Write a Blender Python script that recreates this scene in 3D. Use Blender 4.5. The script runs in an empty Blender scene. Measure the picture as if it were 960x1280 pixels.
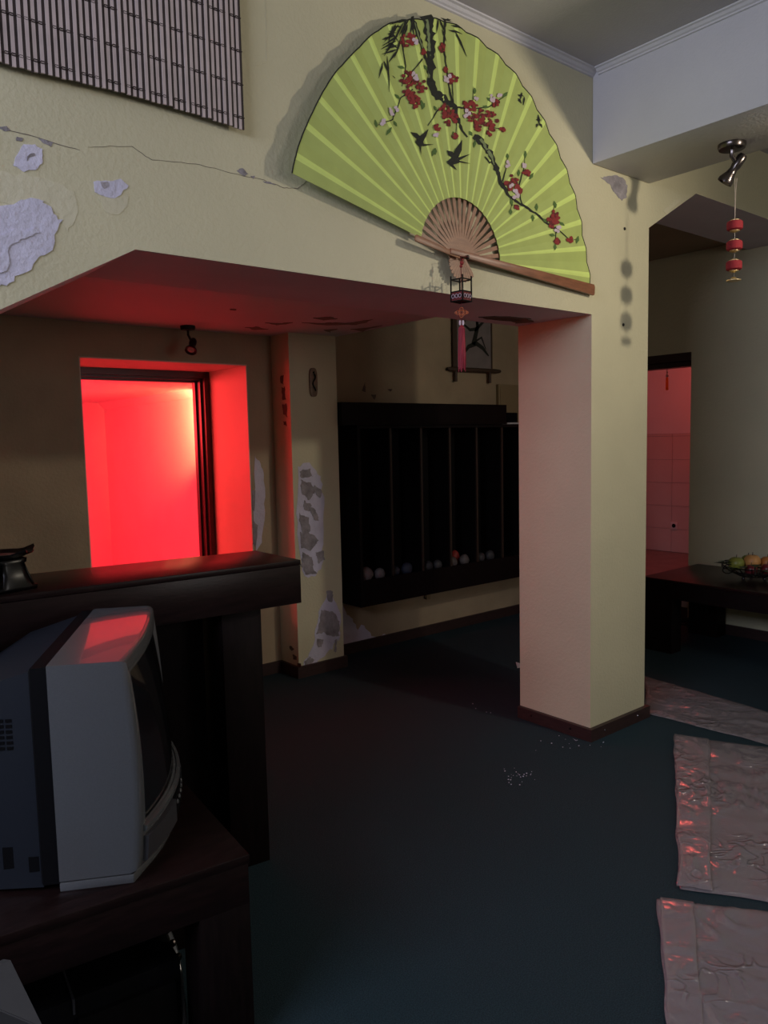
import bpy, bmesh, math, random
from mathutils import Vector, Matrix, noise, geometry
random.seed(7)
scene = bpy.context.scene
C = scene.collection

# ------------------------------------------------------------------ camera
F, YAW, PITCH, ROLL = 966.2, math.radians(50.663), math.radians(-5.351), math.radians(-1.243)
EYE = Vector((0, 0, 1.5))
_f = Vector((math.cos(YAW)*math.cos(PITCH), math.sin(YAW)*math.cos(PITCH), math.sin(PITCH)))
_r0 = Vector((math.sin(YAW), -math.cos(YAW), 0)); _u0 = _r0.cross(_f)
_r = math.cos(ROLL)*_r0 + math.sin(ROLL)*_u0
_u = -math.sin(ROLL)*_r0 + math.cos(ROLL)*_u0
cd = bpy.data.cameras.new('camera'); cam = bpy.data.objects.new('camera', cd); C.objects.link(cam)
cd.sensor_fit = 'HORIZONTAL'; cd.sensor_width = 36; cd.lens = F/960*36
cd.clip_start = .05; cd.clip_end = 60
m3 = Matrix((_r, _u, -_f)).transposed()
cam.matrix_world = Matrix.Translation(EYE) @ m3.to_4x4()
scene.camera = cam

# ------------------------------------------------------------------ world, lights, exposure
vs = scene.view_settings
vs.view_transform = 'Standard'; vs.look = 'None'; vs.gamma = 1; vs.use_curve_mapping = False
vs.exposure = 0.0
w = bpy.data.worlds.new('sky'); scene.world = w; w.use_nodes = True
w.node_tree.nodes['Background'].inputs[0].default_value = (.5, .6, .8, 1)
w.node_tree.nodes['Background'].inputs[1].default_value = .25

def light(name, kind, loc, power, col, target=None, **kw):
    d = bpy.data.lights.new(name, kind); d.energy = power; d.color = col
    for k, v in kw.items(): setattr(d, k, v)
    o = bpy.data.objects.new(name, d); C.objects.link(o); o.location = loc
    if target is not None:
        o.rotation_euler = (Vector(target)-Vector(loc)).to_track_quat('-Z', 'Y').to_euler()
    return o
# daylight through the rear window (right of the camera, behind it) and the left window
light('daylight_rear', 'AREA', (3.6, -3.05, 2.1), 22, (1, .95, .92), (2.6, 2.2, 1.8), shape='RECTANGLE', size=1.3, size_y=1.1)
light('daylight_left', 'AREA', (-2.25, .75, 2.68), 90, (.73, .78, 1.0), (3.1, .8, 2.2), shape='RECTANGLE', size=2.5, size_y=.7)
# the neighbouring spot lamp on the same beam, out of frame, turned towards the fan
light('beam_lamp', 'SPOT', (3.37, .62, 2.56), 50, (1, .88, .70), (1.9, 2.2, 2.1), spot_size=math.radians(172), spot_blend=.85, shadow_soft_size=.035)
# red lamps of the room behind the window opening and of the washroom, and one added fill
light('red_tube', 'AREA', (.3, 6.4, 1.75), 110, (1, .040, .042), (2.0, 4.0, 1.2), shape='RECTANGLE', size=3.0, size_y=.5)
light('red_bounce_fill', 'POINT', (3.55, 6.1, 1.7), 75, (1, .040, .042), shadow_soft_size=.12)  # unseen fill, added to bounce red off the jamb onto the pilaster
light('red_lamp', 'POINT', (1.6, 9.6, 1.6), 300, (1, .016, .040), shadow_soft_size=.2)
light('red_lamp_washroom', 'POINT', (6.6, 3.7, 2.42), 14, (1, .11, .085), shadow_soft_size=.10)

# ------------------------------------------------------------------ helpers
def at(px, py, axis, val):
    """pixel of the 960x1280 photograph -> point on the plane coordinate[axis] = val"""
    d = _f + (px-480)/F*_r - (py-640)/F*_u
    t = (val-EYE[axis])/d[axis]
    return EYE + d*t

def on_plane(px, py, p0, n):
    d = _f + (px-480)/F*_r - (py-640)/F*_u
    return EYE + d*((p0-EYE).dot(n)/d.dot(n))

def tag(o, label=None, cat=None, group=None, kind=None):
    if label: o['label'] = label
    if cat: o['category'] = cat
    if group: o['group'] = group
    if kind: o['kind'] = kind
    return o

def empty(name, loc, label=None, cat=None, group=None, rz=0):
    o = bpy.data.objects.new(name, None); C.objects.link(o); o.location = loc; o.rotation_euler.z = rz
    o.empty_display_size = .05
    o['_w'] = list(loc)
    return tag(o, label, cat, group)

def copy_tree(o, parent=None):
    c = o.copy(); C.objects.link(c)
    if parent: c.parent = parent
    for ch in list(o.children): copy_tree(ch, c)
    return c

class MB:
    def __init__(s): s.v = []; s.f = []; s.m = []
    def add(s, vs, fs, mi=0):
        b = len(s.v); s.v += [Vector(p) for p in vs]
        s.f += [tuple(i+b for i in f) for f in fs]; s.m += [mi]*len(fs); return s
    def box(s, x0, x1, y0, y1, z0, z1, mi=0):
        return s.prism([(x0, y0), (x1, y0), (x1, y1), (x0, y1)], z0, z1, mi)
    def prism(s, pts, z0, z1, mi=0):
        n = len(pts); a = sum(pts[i][0]*pts[(i+1) % n][1]-pts[(i+1) % n][0]*pts[i][1] for i in range(n))
        if a < 0: pts = pts[::-1]
        return s.add([(x, y, z0) for x, y in pts]+[(x, y, z1) for x, y in pts],
              [tuple(range(n-1, -1, -1)), tuple(range(n, 2*n))]+[(i, (i+1) % n, n+(i+1) % n, n+i) for i in range(n)], mi)
    def extrude(s, pts, vec, mi=0):
        """planar 3-D outline extruded along vec (tessellated caps)"""
        pts = [Vector(p) for p in pts]; vec = Vector(vec); n = len(pts)
        nrm = Vector((0, 0, 0))
        for i in range(n): nrm += pts[i].cross(pts[(i+1) % n])
        if nrm.dot(vec) > 0: pts = pts[::-1]
        tri = geometry.tessellate_polygon([pts])
        fs = []
        for t in tri:
            a, b, c = t
            g = (pts[b]-pts[a]).cross(pts[c]-pts[a])
            if g.dot(vec) > 0: t = (a, c, b)
            fs.append(tuple(t)); fs.append(tuple(n+i for i in (t[0], t[2], t[1])))
        for i in range(n):
            j = (i+1) % n; fs.append((j, i, n+i, n+j))
        return s.add(list(pts)+[p+vec for p in pts], fs, mi)
    def tube(s, path, r, n=8, mi=0, cap=True, closed=False):
        path = [Vector(p) for p in path]; k = len(path)
        rs = r if isinstance(r, (list, tuple)) else [r]*k
        b = len(s.v); prev = None
        for i, p in enumerate(path):
            if closed: t = (path[(i+1) % k]-path[i-1])
            else: t = path[min(i+1, k-1)]-path[max(i-1, 0)]
            t = t.normalized() if t.length > 1e-9 else Vector((0, 0, 1))
            if prev is None:
                up = Vector((0, 0, 1)) if abs(t.z) < .9 else Vector((1, 0, 0))
                a = t.cross(up).normalized()
            else:
                a = (prev - t*prev.dot(t)).normalized()
            prev = a; c = t.cross(a)
            for j in range(n):
                q = 2*math.pi*j/n
                s.v.append(p+(a*math.cos(q)+c*math.sin(q))*rs[i])
        rng = k if closed else k-1
        for i in range(rng):
            for j in range(n):
                i2 = (i+1) % k
                s.f.append((b+i*n+j, b+i*n+(j+1) % n, b+i2*n+(j+1) % n, b+i2*n+j)); s.m.append(mi)
        if cap and not closed:
            s.f.append(tuple(b+j for j in range(n-1, -1, -1))); s.m.append(mi)
            s.f.append(tuple(b+(k-1)*n+j for j in range(n))); s.m.append(mi)
        return s
    def lathe(s, prof, base=(0, 0, 0), axis=(0, 0, 1), n=16, mi=0):
        base = Vector(base); ax = Vector(axis).normalized()
        return s.tube2([(base+ax*h, r) for r, h in prof], ax, n, mi)
    def tube2(s, rings, ax, n, mi):
        up = Vector((0, 0, 1)) if abs(ax.z) < .9 else Vector((1, 0, 0))
        a = ax.cross(up).normalized(); c = ax.cross(a); b = len(s.v); k = len(rings)
        for p, r in rings:
            for j in range(n):
                q = 2*math.pi*j/n; s.v.append(p+(a*math.cos(q)+c*math.sin(q))*max(r, 1e-4))
        for i in range(k-1):
            for j in range(n):
                s.f.append((b+i*n+j, b+i*n+(j+1) % n, b+(i+1)*n+(j+1) % n, b+(i+1)*n+j)); s.m.append(mi)
        s.f.append(tuple(b+j for j in range(n-1, -1, -1))); s.m.append(mi)
        s.f.append(tuple(b+(k-1)*n+j for j in range(n))); s.m.append(mi)
        return s
    def ball(s, c, r, seg=12, rings=8, sq=(1, 1, 1), mi=0, dent=0):
        c = Vector(c); b = len(s.v)
        for i in range(rings+1):
            t = math.pi*i/rings; rr = math.sin(t); z = math.cos(t)
            if dent: z -= dent*math.exp(-(rr/.35)**2)*(1 if z > 0 else -.4)
            for j in range(seg):
                q = 2*math.pi*j/seg
                s.v.append(c+Vector((rr*math.cos(q)*r*sq[0], rr*math.sin(q)*r*sq[1], z*r*sq[2])))
        for i in range(rings):
            for j in range(seg):
                s.f.append((b+i*seg+j, b+(i+1)*seg+j, b+(i+1)*seg+(j+1) % seg, b+i*seg+(j+1) % seg)); s.m.append(mi)
        return s
    def build(s, name, mat, parent=None, smooth=False, bevel=0, local=False, angle=40):
        me = bpy.data.meshes.new(name)
        off = Vector((0, 0, 0))
        if parent is not None and not local:
            q = parent
            off = Vector(parent['_w']) if '_w' in parent.keys() else Vector((0, 0, 0))
        me.from_pydata([tuple(p-off) for p in s.v], [], s.f)
        mats = mat if isinstance(mat, (list, tuple)) else [mat]
        for mm in mats: me.materials.append(mm)
        for p, mi in zip(me.polygons, s.m): p.material_index = mi
        bm = bmesh.new(); bm.from_mesh(me)
        bmesh.ops.remove_doubles(bm, verts=bm.verts, dist=1e-6)
        bmesh.ops.recalc_face_normals(bm, faces=bm.faces)
        if bevel:
            es = [e for e in bm.edges if len(e.link_faces) == 2 and e.calc_face_angle(0) > math.radians(35)]
            bmesh.ops.bevel(bm, geom=es, offset=bevel, segments=2, profile=.5, affect='EDGES', clamp_overlap=True)
        bm.to_mesh(me); bm.free()
        if smooth or bevel:
            me.polygons.foreach_set('use_smooth', [True]*len(me.polygons))
            try: me.set_sharp_from_angle(angle=math.radians(angle))
            except Exception: pass
        me.update()
        o = bpy.data.objects.new(name, me); C.objects.link(o)
        if parent is not None:
            o.parent = parent
            o['_w'] = list(off)
        return o

# ------------------------------------------------------------------ materials
MATS = {}
def mat(name, col, rough=.6, metal=0, spec=.5, noise_scale=0, noise_amt=.15, stretch=(1, 1, 1), bump=0, bump_scale=40, col2=None, alpha=1, coat=0, trans=0, emit=None):
    if name in MATS: return MATS[name]
    m = bpy.data.materials.new(name); m.use_nodes = True; nt = m.node_tree; N = nt.nodes; L = nt.links
    b = N['Principled BSDF']
    b.inputs['Base Color'].default_value = (*col, 1); b.inputs['Roughness'].default_value = rough
    b.inputs['Metallic'].default_value = metal; b.inputs['Specular IOR Level'].default_value = spec
    b.inputs['Alpha'].default_value = alpha
    b.inputs['Coat Weight'].default_value = coat
    tc = N.new('ShaderNodeTexCoord'); mp = N.new('ShaderNodeMapping'); mp.inputs['Scale'].default_value = stretch
    L.new(tc.outputs['Object'], mp.inputs['Vector'])
    if noise_scale:
        n = N.new('ShaderNodeTexNoise'); n.inputs['Scale'].default_value = noise_scale; n.inputs['Detail'].default_value = 5
        L.new(mp.outputs['Vector'], n.inputs['Vector'])
        r = N.new('ShaderNodeValToRGB'); r.color_ramp.elements[0].position = .3; r.color_ramp.elements[1].position = .7
        c2 = col2 or tuple(min(1, c*(1+noise_amt)) for c in col)
        c1 = col if col2 else tuple(c*(1-noise_amt) for c in col)
        r.color_ramp.elements[0].color = (*c1, 1); r.color_ramp.elements[1].color = (*c2, 1)
        L.new(n.outputs['Fac'], r.inputs['Fac']); L.new(r.outputs['Color'], b.inputs['Base Color'])
    if bump:
        n2 = N.new('ShaderNodeTexNoise'); n2.inputs['Scale'].default_value = bump_scale; n2.inputs['Detail'].default_value = 4
        L.new(mp.outputs['Vector'], n2.inputs['Vector'])
        bp = N.new('ShaderNodeBump'); bp.inputs['Strength'].default_value = bump; bp.inputs['Distance'].default_value = .01
        L.new(n2.outputs['Fac'], bp.inputs['Height']); L.new(bp.outputs['Normal'], b.inputs['Normal'])
    MATS[name] = m
    return m

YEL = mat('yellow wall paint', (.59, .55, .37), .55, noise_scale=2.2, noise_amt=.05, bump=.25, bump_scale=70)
TAN = mat('mottled tan wall paint', (.39, .30, .19), .6, noise_scale=3, noise_amt=.12, bump=.25, bump_scale=60)  # tan with random mottling, darker than the front wall
WHITE = mat('white ceiling paint', (.60, .585, .60), .6, noise_scale=2, noise_amt=.04, bump=.15, bump_scale=80)
CEIL = mat('grey ceiling paint', (.48, .46, .49), .7, noise_scale=2, noise_amt=.05, bump=.15, bump_scale=80)
PLAST = mat('bare lavender plaster', (.60, .58, .70), .8, noise_scale=9, noise_amt=.10, bump=.5, bump_scale=50)
CHIP = mat('grey mortar chips', (.29, .265, .28), .9, noise_scale=20, noise_amt=.3, bump=.6, bump_scale=60)
OLDYEL = mat('faded yellow under coat', (.62, .58, .41), .6, noise_scale=8, noise_amt=.06, bump=.3, bump_scale=50)
DAMPG = mat('bare grey plaster', (.36, .33, .34), .85, noise_scale=14, noise_amt=.2, bump=.5, bump_scale=50)
CRACK = mat('dark crack', (.20, .175, .14), .9)
CARPET = mat('dark teal carpet', (.021, .040, .050), .95, spec=.15, noise_scale=260, noise_amt=.45, bump=.5, bump_scale=350)
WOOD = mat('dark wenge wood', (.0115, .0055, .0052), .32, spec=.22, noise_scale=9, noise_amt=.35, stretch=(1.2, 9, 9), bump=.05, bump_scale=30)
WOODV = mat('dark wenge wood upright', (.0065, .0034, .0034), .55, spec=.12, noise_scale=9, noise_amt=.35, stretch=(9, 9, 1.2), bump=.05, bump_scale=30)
BLACKW = mat('black stained wood', (.0035, .0026, .0026), .6, spec=.2, noise_scale=8, noise_amt=.3, stretch=(8, 8, 1))
BASEB = mat('dark brown skirting', (.034, .016, .014), .5, noise_scale=10, noise_amt=.3, stretch=(2, 2, 10))
REDROOM = mat('pale plaster beyond window', (.72, .70, .68), .7, noise_scale=2, noise_amt=.04)
REVEAL = mat('pale reveal paint', (.66, .60, .50), .6, noise_scale=3, noise_amt=.05)
FRAMEW = mat('dark brown frame wood', (.030, .014, .014), .35)
SILVER = mat('silver plastic', (.13, .135, .145), .26, metal=.3, coat=.5, noise_scale=300, noise_amt=.05)
SILVER2 = mat('darker silver plastic', (.06, .06, .07), .4, metal=.3)
BLACKP = mat('black plastic', (.004, .004, .005), .65, spec=.08)
BLUEBLK = mat('blue black plastic shell', (.010, .013, .020), .5, spec=.3)
SCREEN = mat('dark glass screen', (.008, .008, .010), .06, spec=.7)
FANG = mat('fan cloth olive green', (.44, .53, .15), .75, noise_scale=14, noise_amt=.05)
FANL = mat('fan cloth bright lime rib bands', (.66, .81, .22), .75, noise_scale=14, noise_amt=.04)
BAMB = mat('brown bamboo', (.28, .13, .068), .45, noise_scale=18, noise_amt=.2, stretch=(1, 4, 4))
BAMBD = mat('darker bamboo guard', (.25, .10, .05), .4, noise_scale=14, noise_amt=.25, stretch=(1, 6, 6))
INK = mat('black ink', (.014, .016, .010), .8)
INKG = mat('moss green ink', (.20, .25, .11), .8)
LEAFG = mat('green leaf ink', (.085, .16, .035), .8)
REDI = mat('crimson ink', (.25, .020, .018), .75)
REDD = mat('dark crimson ink', (.13, .010, .012), .75)
PINKI = mat('pale pink ink', (.62, .50, .56), .75)
SLATP = mat('pale mauve bamboo slat', (.52, .43, .42), .55, noise_scale=25, noise_amt=.12, stretch=(4, 4, .4))
SLATD = mat('dark brown bamboo slat', (.030, .020, .018), .55, noise_scale=25, noise_amt=.3, stretch=(4, 4, .4))
THREAD = mat('dark thread', (.04, .028, .025), .9)
CHROME = mat('dark gunmetal', (.10, .085, .08), .22, metal=.9)
BLKMET = mat('black metal', (.015, .013, .013), .35, metal=.6)
REDV = mat('red velvet', (.21, .012, .018), .8, spec=.3, noise_scale=120, noise_amt=.15)
GOLD = mat('gold metal', (.90, .72, .40), .38, metal=1)
CORDM = mat('beige cord', (.34, .28, .24), .8)
TASSEL = mat('red silk tassel', (.30, .010, .026), .6, noise_scale=200, noise_amt=.3, stretch=(1, 1, .1))
BLACKC = mat('black glazed ceramic', (.004, .0035, .004), .28, spec=.3)
WAXM = mat('dusty wax', (.25, .10, .10), .5)
PEB = [mat('pebble grey', (.09, .075, .075), .6), mat('pebble blue', (.03, .036, .06), .6), mat('pebble pale', (.17, .145, .145), .6), mat('pebble red', (.30, .03, .025), .6), mat('pebble dark', (.035, .033, .038), .6)]
SCROLLP = mat('grey scroll paper', (.22, .19, .18), .8, noise_scale=10, noise_amt=.12)
SCROLLD = mat('brown scroll stick', (.06, .035, .02), .6)
TILE = mat('washroom tile glaze', (.64, .54, .48), .5, spec=.2, noise_scale=5, noise_amt=.03)
GROUT = mat('grey grout', (.30, .28, .28), .9)
BATHF = mat('washroom brown floor', (.22, .14, .12), .35, noise_scale=6, noise_amt=.2)
WPLAS = mat('white socket plastic', (.72, .70, .68), .35)
PANELT = mat('tan panel', (.28, .21, .11), .6)
PAPER = mat('white paper scrap', (.55, .53, .55), .7)
APPLE = mat('green apple skin', (.22, .24, .04), .35, noise_scale=8, noise_amt=.25)
PEACH = mat('orange peach skin', (.62, .30, .09), .45, noise_scale=7, noise_amt=.2)
PLUM = mat('dark red plum skin', (.16, .02, .025), .3, noise_scale=7, noise_amt=.3)
ORANGE = mat('orange fruit skin', (.50, .18, .04), .45, bump=.2, bump_scale=120)
FLEAF = mat('dark artificial leaf', (.030, .045, .015), .45)
WIRE = mat('black wire', (.02, .016, .014), .4, metal=.5)
GREYB = mat('grey laminated board', (.022, .021, .021), .7)
BRONZE = mat('brown carved wood', (.09, .05, .03), .5, noise_scale=30, noise_amt=.3)

# translucent wrinkled plastic sheeting
def plastic():
    m = bpy.data.materials.new('clear plastic sheeting'); m.use_nodes = True; nt = m.node_tree; N = nt.nodes; L = nt.links
    for n in list(N): N.remove(n)
    out = N.new('ShaderNodeOutputMaterial'); mix = N.new('ShaderNodeMixShader'); tr = N.new('ShaderNodeBsdfTransparent')
    pr = N.new('ShaderNodeBsdfPrincipled'); pr.inputs['Base Color'].default_value = (.34, .30, .32, 1); pr.inputs['Roughness'].default_value = .14
    pr.inputs['Specular IOR Level'].default_value = 1.0
    tc = N.new('ShaderNodeTexCoord'); n1 = N.new('ShaderNodeTexNoise'); n1.inputs['Scale'].default_value = 5; n1.inputs['Detail'].default_value = 2; n1.inputs['Distortion'].default_value = 1.0
    L.new(tc.outputs['Object'], n1.inputs['Vector'])
    bp = N.new('ShaderNodeBump'); bp.inputs['Strength'].default_value = .55; bp.inputs['Distance'].default_value = .03
    n2 = N.new('ShaderNodeTexNoise'); n2.inputs['Scale'].default_value = 11; n2.inputs['Detail'].default_value = 1; n2.inputs['Distortion'].default_value = .8
    n3 = N.new('ShaderNodeTexNoise'); n3.inputs['Scale'].default_value = 3.2; n3.inputs['Detail'].default_value = 1
    L.new(tc.outputs['Object'], n2.inputs['Vector']); L.new(tc.outputs['Object'], n3.inputs['Vector'])
    def mth(op, a, b=None, c=None):
        q = N.new('ShaderNodeMath'); q.operation = op
        for i_, v_ in enumerate((a, b, c)):
            if v_ is None: continue
            if isinstance(v_, (int, float)): q.inputs[i_].default_value = v_
            else: L.new(v_, q.inputs[i_])
        return q.outputs[0]
    ridge = mth('MAXIMUM', mth('SUBTRACT', .05, mth('ABSOLUTE', mth('SUBTRACT', n2.outputs['Fac'], .5))), 0)
    mask = mth('MAXIMUM', mth('MULTIPLY', mth('SUBTRACT', n3.outputs['Fac'], .47), 6), 0)
    hgt = mth('ADD', n1.outputs['Fac'], mth('MULTIPLY', mth('MULTIPLY', ridge, mth('MINIMUM', mask, 1)), 14))
    L.new(hgt, bp.inputs['Height']); L.new(bp.outputs['Normal'], pr.inputs['Normal'])
    mix.inputs[0].default_value = .52
    L.new(tr.outputs[0], mix.inputs[1]); L.new(pr.outputs[0], mix.inputs[2]); L.new(mix.outputs[0], out.inputs[0])
    return m
PLASTIC = plastic()

# ------------------------------------------------------------------ the setting
YF, YB = 2.227, 2.675            # front and back faces of the wall with the big openings
ZC = 3.150                       # main ceiling
PX0, PX1 = 3.11, 3.585           # pillar and beam
XR = 5.55                        # right wall
ZS = 2.064                       # soffit of the large opening
ZA = 2.165                       # low ceiling of the alcove
YW = 4.28                        # window wall
YK = 4.31                        # cabinet wall
def struct(mb, name, m, label=None, **k):
    o = mb.build(name, m, **k); o['kind'] = 'structure'; o['_w'] = [0, 0, 0]
    if label: o['label'] = label
    return o
struct(MB().box(-2.4, 8.2, -3.2, 4.6, -.1, 0), 'floor', CARPET, 'dark teal carpet floor')
struct(MB().box(-2.4, 5.75, -3.2, YB, ZC, ZC+.1), 'ceiling', CEIL, 'grey painted main ceiling')
# wall with fan: header over the large opening, left jamb, header over the right opening
wf = MB()
left = [(-2.4, 0), (.33, 0), (.33, 1.745), (.915, ZS), (PX0, ZS), (PX0, ZC), (-2.4, ZC)]
wf.extrude([(x, YF, z) for x, z in left], (0, YB-YF, 0))
right = [(PX1, 2.53), (4.034, 2.776), (XR, 2.776), (XR, ZC), (PX1, ZC)]
wf.extrude([(x, YF, z) for x, z in right], (0, YB-YF, 0))
wf.box(PX0, PX1, YF, YB, 2.743, ZC)
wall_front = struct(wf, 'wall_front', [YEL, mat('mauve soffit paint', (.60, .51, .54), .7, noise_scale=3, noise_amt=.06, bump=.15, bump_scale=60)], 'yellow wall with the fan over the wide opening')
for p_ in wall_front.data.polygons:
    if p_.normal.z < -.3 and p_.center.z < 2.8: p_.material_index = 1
pillar = struct(MB().box(PX0, PX1, YF, YB, 0, 2.743), 'wall_pillar', YEL, 'square yellow pillar between the two openings')
struct(MB().box(PX0, PX1, -3.2, YF, 2.743, ZC), 'ceiling_beam', WHITE, 'white painted ceiling beam running towards the pillar', bevel=.006)
# crown mouldings
def crown(path, inward, name):
    """profile swept along a straight run below the ceiling"""
    a, b = Vector(path[0]), Vector(path[1]); iv = Vector(inward)
    prof = [(0, 0), (.034, 0), (.032, -.005), (.023, -.008), (.016, -.017), (.009, -.021), (.008, -.027), (0, -.029)]
    pts = [a+iv*p+Vector((0, 0, q)) for p, q in prof]
    mb = MB(); mb.extrude(pts, b-a)
    return struct(mb, name, WHITE, 'white crown moulding')
crown(((-2.4, YF, ZC), (PX0, YF, ZC)), (0, -1, 0), 'trim_1')
crown(((PX0, YF-.034, ZC), (PX0, -3.2, ZC)), (-1, 0, 0), 'trim_2')

# right wall with the washroom doorway
DY0, DY1, DZ = 3.08, 3.95, 2.106
wr = MB()
wr.extrude([(XR, -3.2, 0), (XR, DY0, 0), (XR, DY0, DZ), (XR, DY1, DZ), (XR, DY1, 0), (XR, YK+.2, 0), (XR, YK+.2, ZC), (XR, -3.2, ZC)], (.16, 0, 0))
struct(wr, 'wall_right', YEL, 'long yellow wall with the washroom doorway')
# main room behind the camera
struct(MB().extrude([(-2.4, -3.2, 0), (-2.4, YF, 0), (-2.4, YF, ZC), (-2.4, -3.2, ZC)], (-.15, 0, 0)), 'wall_left', YEL)
struct(MB().extrude([(-2.4, -3.2, 0), (XR, -3.2, 0), (XR, -3.2, ZC), (-2.4, -3.2, ZC)], (0, -.15, 0)), 'wall_rear', YEL)
# alcove: low ceiling, window wall, diagonal wall, pilaster
al = MB(); al.prism([(-.8, YB), (2.985, YB), (2.985, YW), (-.8, YW)], ZA, 2.9)
alcove = struct(al, 'ceiling_alcove', WHITE, 'low white alcove ceiling glowing red')
WX0, WX1, WZ0, WZ1 = 1.415, 2.435, .45, 1.980
ww = MB()
ww.box(1.34, WX0, YW, 4.95, 0, ZA+.3); ww.box(WX1, 2.63, YW, 4.95, 0, ZA+.3)
ww.box(WX0, WX1, YW, 4.95, WZ1, ZA+.3); ww.box(WX0, WX1, YW, 4.95, 0, WZ0)
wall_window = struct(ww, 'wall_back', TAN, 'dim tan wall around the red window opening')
# thin lighter lining of the reveal
rv = MB()
rv.box(WX1-.006, WX1+.001, YW+.002, 4.78, WZ0, WZ1-.006); rv.box(WX0, WX1, YW+.002, 4.78, WZ1-.006, WZ1+.001); rv.box(WX0-.001, WX0+.006, YW+.002, 4.78, WZ0, WZ1)
struct(rv, 'trim_3', REVEAL, 'pale painted lining of the window reveal lit red')
dg = MB(); dg.prism([(1.34, YW+.02), (1.34, YW-.014), (-.8, YW-.014), (-.8, 4.5), (1.34, 4.5)], 0, ZA+.02)
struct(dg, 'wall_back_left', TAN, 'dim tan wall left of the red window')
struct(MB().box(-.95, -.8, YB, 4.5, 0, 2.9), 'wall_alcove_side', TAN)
PY = 4.075
pil = struct(MB().box(2.612, 2.968, PY, 4.9, 0, 2.9), 'wall_pilaster', YEL, 'narrow pilaster with peeling paint beside the shelf cabinet')
# cabinet wall
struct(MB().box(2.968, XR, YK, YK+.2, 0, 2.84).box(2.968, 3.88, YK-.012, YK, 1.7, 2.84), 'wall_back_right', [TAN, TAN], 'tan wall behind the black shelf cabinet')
struct(MB().box(2.985, XR+.16, YB, YK+.2, 2.84, 2.94), 'ceiling_back', mat('shade brown ceiling', (.34, .24, .15), .7, noise_scale=3, noise_amt=.1), 'ceiling of the back room')  # the ceiling's lack of light is put into its dark brown colour
# window frame
wfm = MB()
FY0, FY1 = 4.775, 4.90
for a, d0, d1, in0 in ((0, FY0, FY0+.035, 0), (.03, FY0+.035, FY0+.085, 0), (.055, FY0+.085, FY1, 0)):
    t = .045+a*.5
    o0 = 0
    wfm.box(WX1-t, WX1-.006, d0, d1, WZ0, WZ1-.006); wfm.box(WX0+.006, WX0+t, d0, d1, WZ0, WZ1-.006)
    wfm.box(WX0+t, WX1-t, d0, d1, WZ1-t, WZ1-.006); wfm.box(WX0+t, WX1-t, d0, d1, WZ0, WZ0+t)
struct(wfm, 'window_1', FRAMEW, 'dark wooden frame of the red window')
# red room beyond the window
RX, RYF, RZ = 4.45, 12.4, 2.175
far = MB()
far.box(RX, RX+.1, 4.96, RYF, -1.8, RZ+.3)
far.box(-2.5, RX, RYF, RYF+.1, -1.8, RZ+.3); far.box(-2.6, -2.5, 4.96, RYF, -1.8, RZ+.3)
struct(far, 'wall_far', REDROOM, 'plaster walls of the red lit room beyond the window')
struct(MB().box(-2.6, RX+.1, 4.96, RYF+.1, RZ, RZ+.3), 'ceiling_far', REDROOM, 'ceiling of the red lit room')
struct(MB().box(-2.6, RX+.1, 4.5, RYF+.1, -1.9, -1.8), 'floor_far', REDROOM)
fb = MB(); fb.box(-2.6, 1.34, 4.95, 4.96, -1.8, 2.6); fb.box(2.63, RX+.1, 4.95, 4.96, -1.8, 2.6); fb.box(1.34, 2.63, 4.95, 4.96, -1.8, 0); struct(fb, 'wall_far_front', REDROOM)
struct(MB().extrude([(RX, 4.97, RZ), (RX-.09, 4.97, RZ), (RX-.07, 4.97, RZ-.03), (RX-.02, 4.97, RZ-.09), (RX, 4.97, RZ-.1)], (0, RYF-4.97, 0)), 'trim_4', REDROOM, 'crown moulding in the red lit room')
light('warm_lamp', 'SPOT', (4.0, 8.75, 1.85), 55, (1, .62, .25), (4.45, 9.15, 1.80), spot_size=math.radians(95), spot_blend=.5, shadow_soft_size=.04)

# skirting boards
def skirting(pts, h, t, name, label, screws=()):
    mb = MB()
    n = len(pts)
    # offset to the left of the travel direction
    off = []
    for i, p in enumerate(pts):
        d = []
        if i > 0: d.append((Vector(pts[i])-Vector(pts[i-1])).normalized())
        if i < n-1: d.append((Vector(pts[i+1])-Vector(pts[i])).normalized())
        ns = [Vector((-v.y, v.x)) for v in d]
        if len(ns) == 2:
            b = (ns[0]+ns[1]); b = b/(b.length_squared/2) if b.length > 1e-6 else ns[0]
        else: b = ns[0]
        off.append(Vector(p)+b*t)
    for i in range(n-1):
        mb.prism([tuple(pts[i]), tuple(pts[i+1]), tuple(off[i+1]), tuple(off[i])], 0, h)
    o = struct(mb, name, BASEB, label)
    return o
def rev(p): return [Vector(q) for q in p[::-1]]
bb = skirting([Vector(p) for p in ((PX1, YB), (PX1, YF), (PX0, YF), (PX0, YB))][::-1][::-1], .062, .022, 'baseboard_pillar', 'dark brown skirting around the pillar')
for (x, y, nx, ny) in ((3.2, YF-.023, 0, -1), (3.49, YF-.023, 0, -1), (PX0-.023, 2.33, -1, 0), (PX0-.023, 2.58, -1, 0)):
    MB().lathe([(.006, 0), (.005, .003), (.001, .004)], (x, y, .036), (nx, ny, 0), 8).build('screw', CHROME, bb)
skirting([Vector(p) for p in ((1.34, YW), (2.612, YW), (2.612, PY), (2.968, PY), (2.968, YK), (XR, YK))], .075, -.018, 'baseboard_back', 'dark brown skirting along the back walls')
skirting([Vector(p) for p in ((XR, DY0), (XR, -3.0))], .075, -.018, 'baseboard_right', 'dark brown skirting along the right wall')

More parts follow.
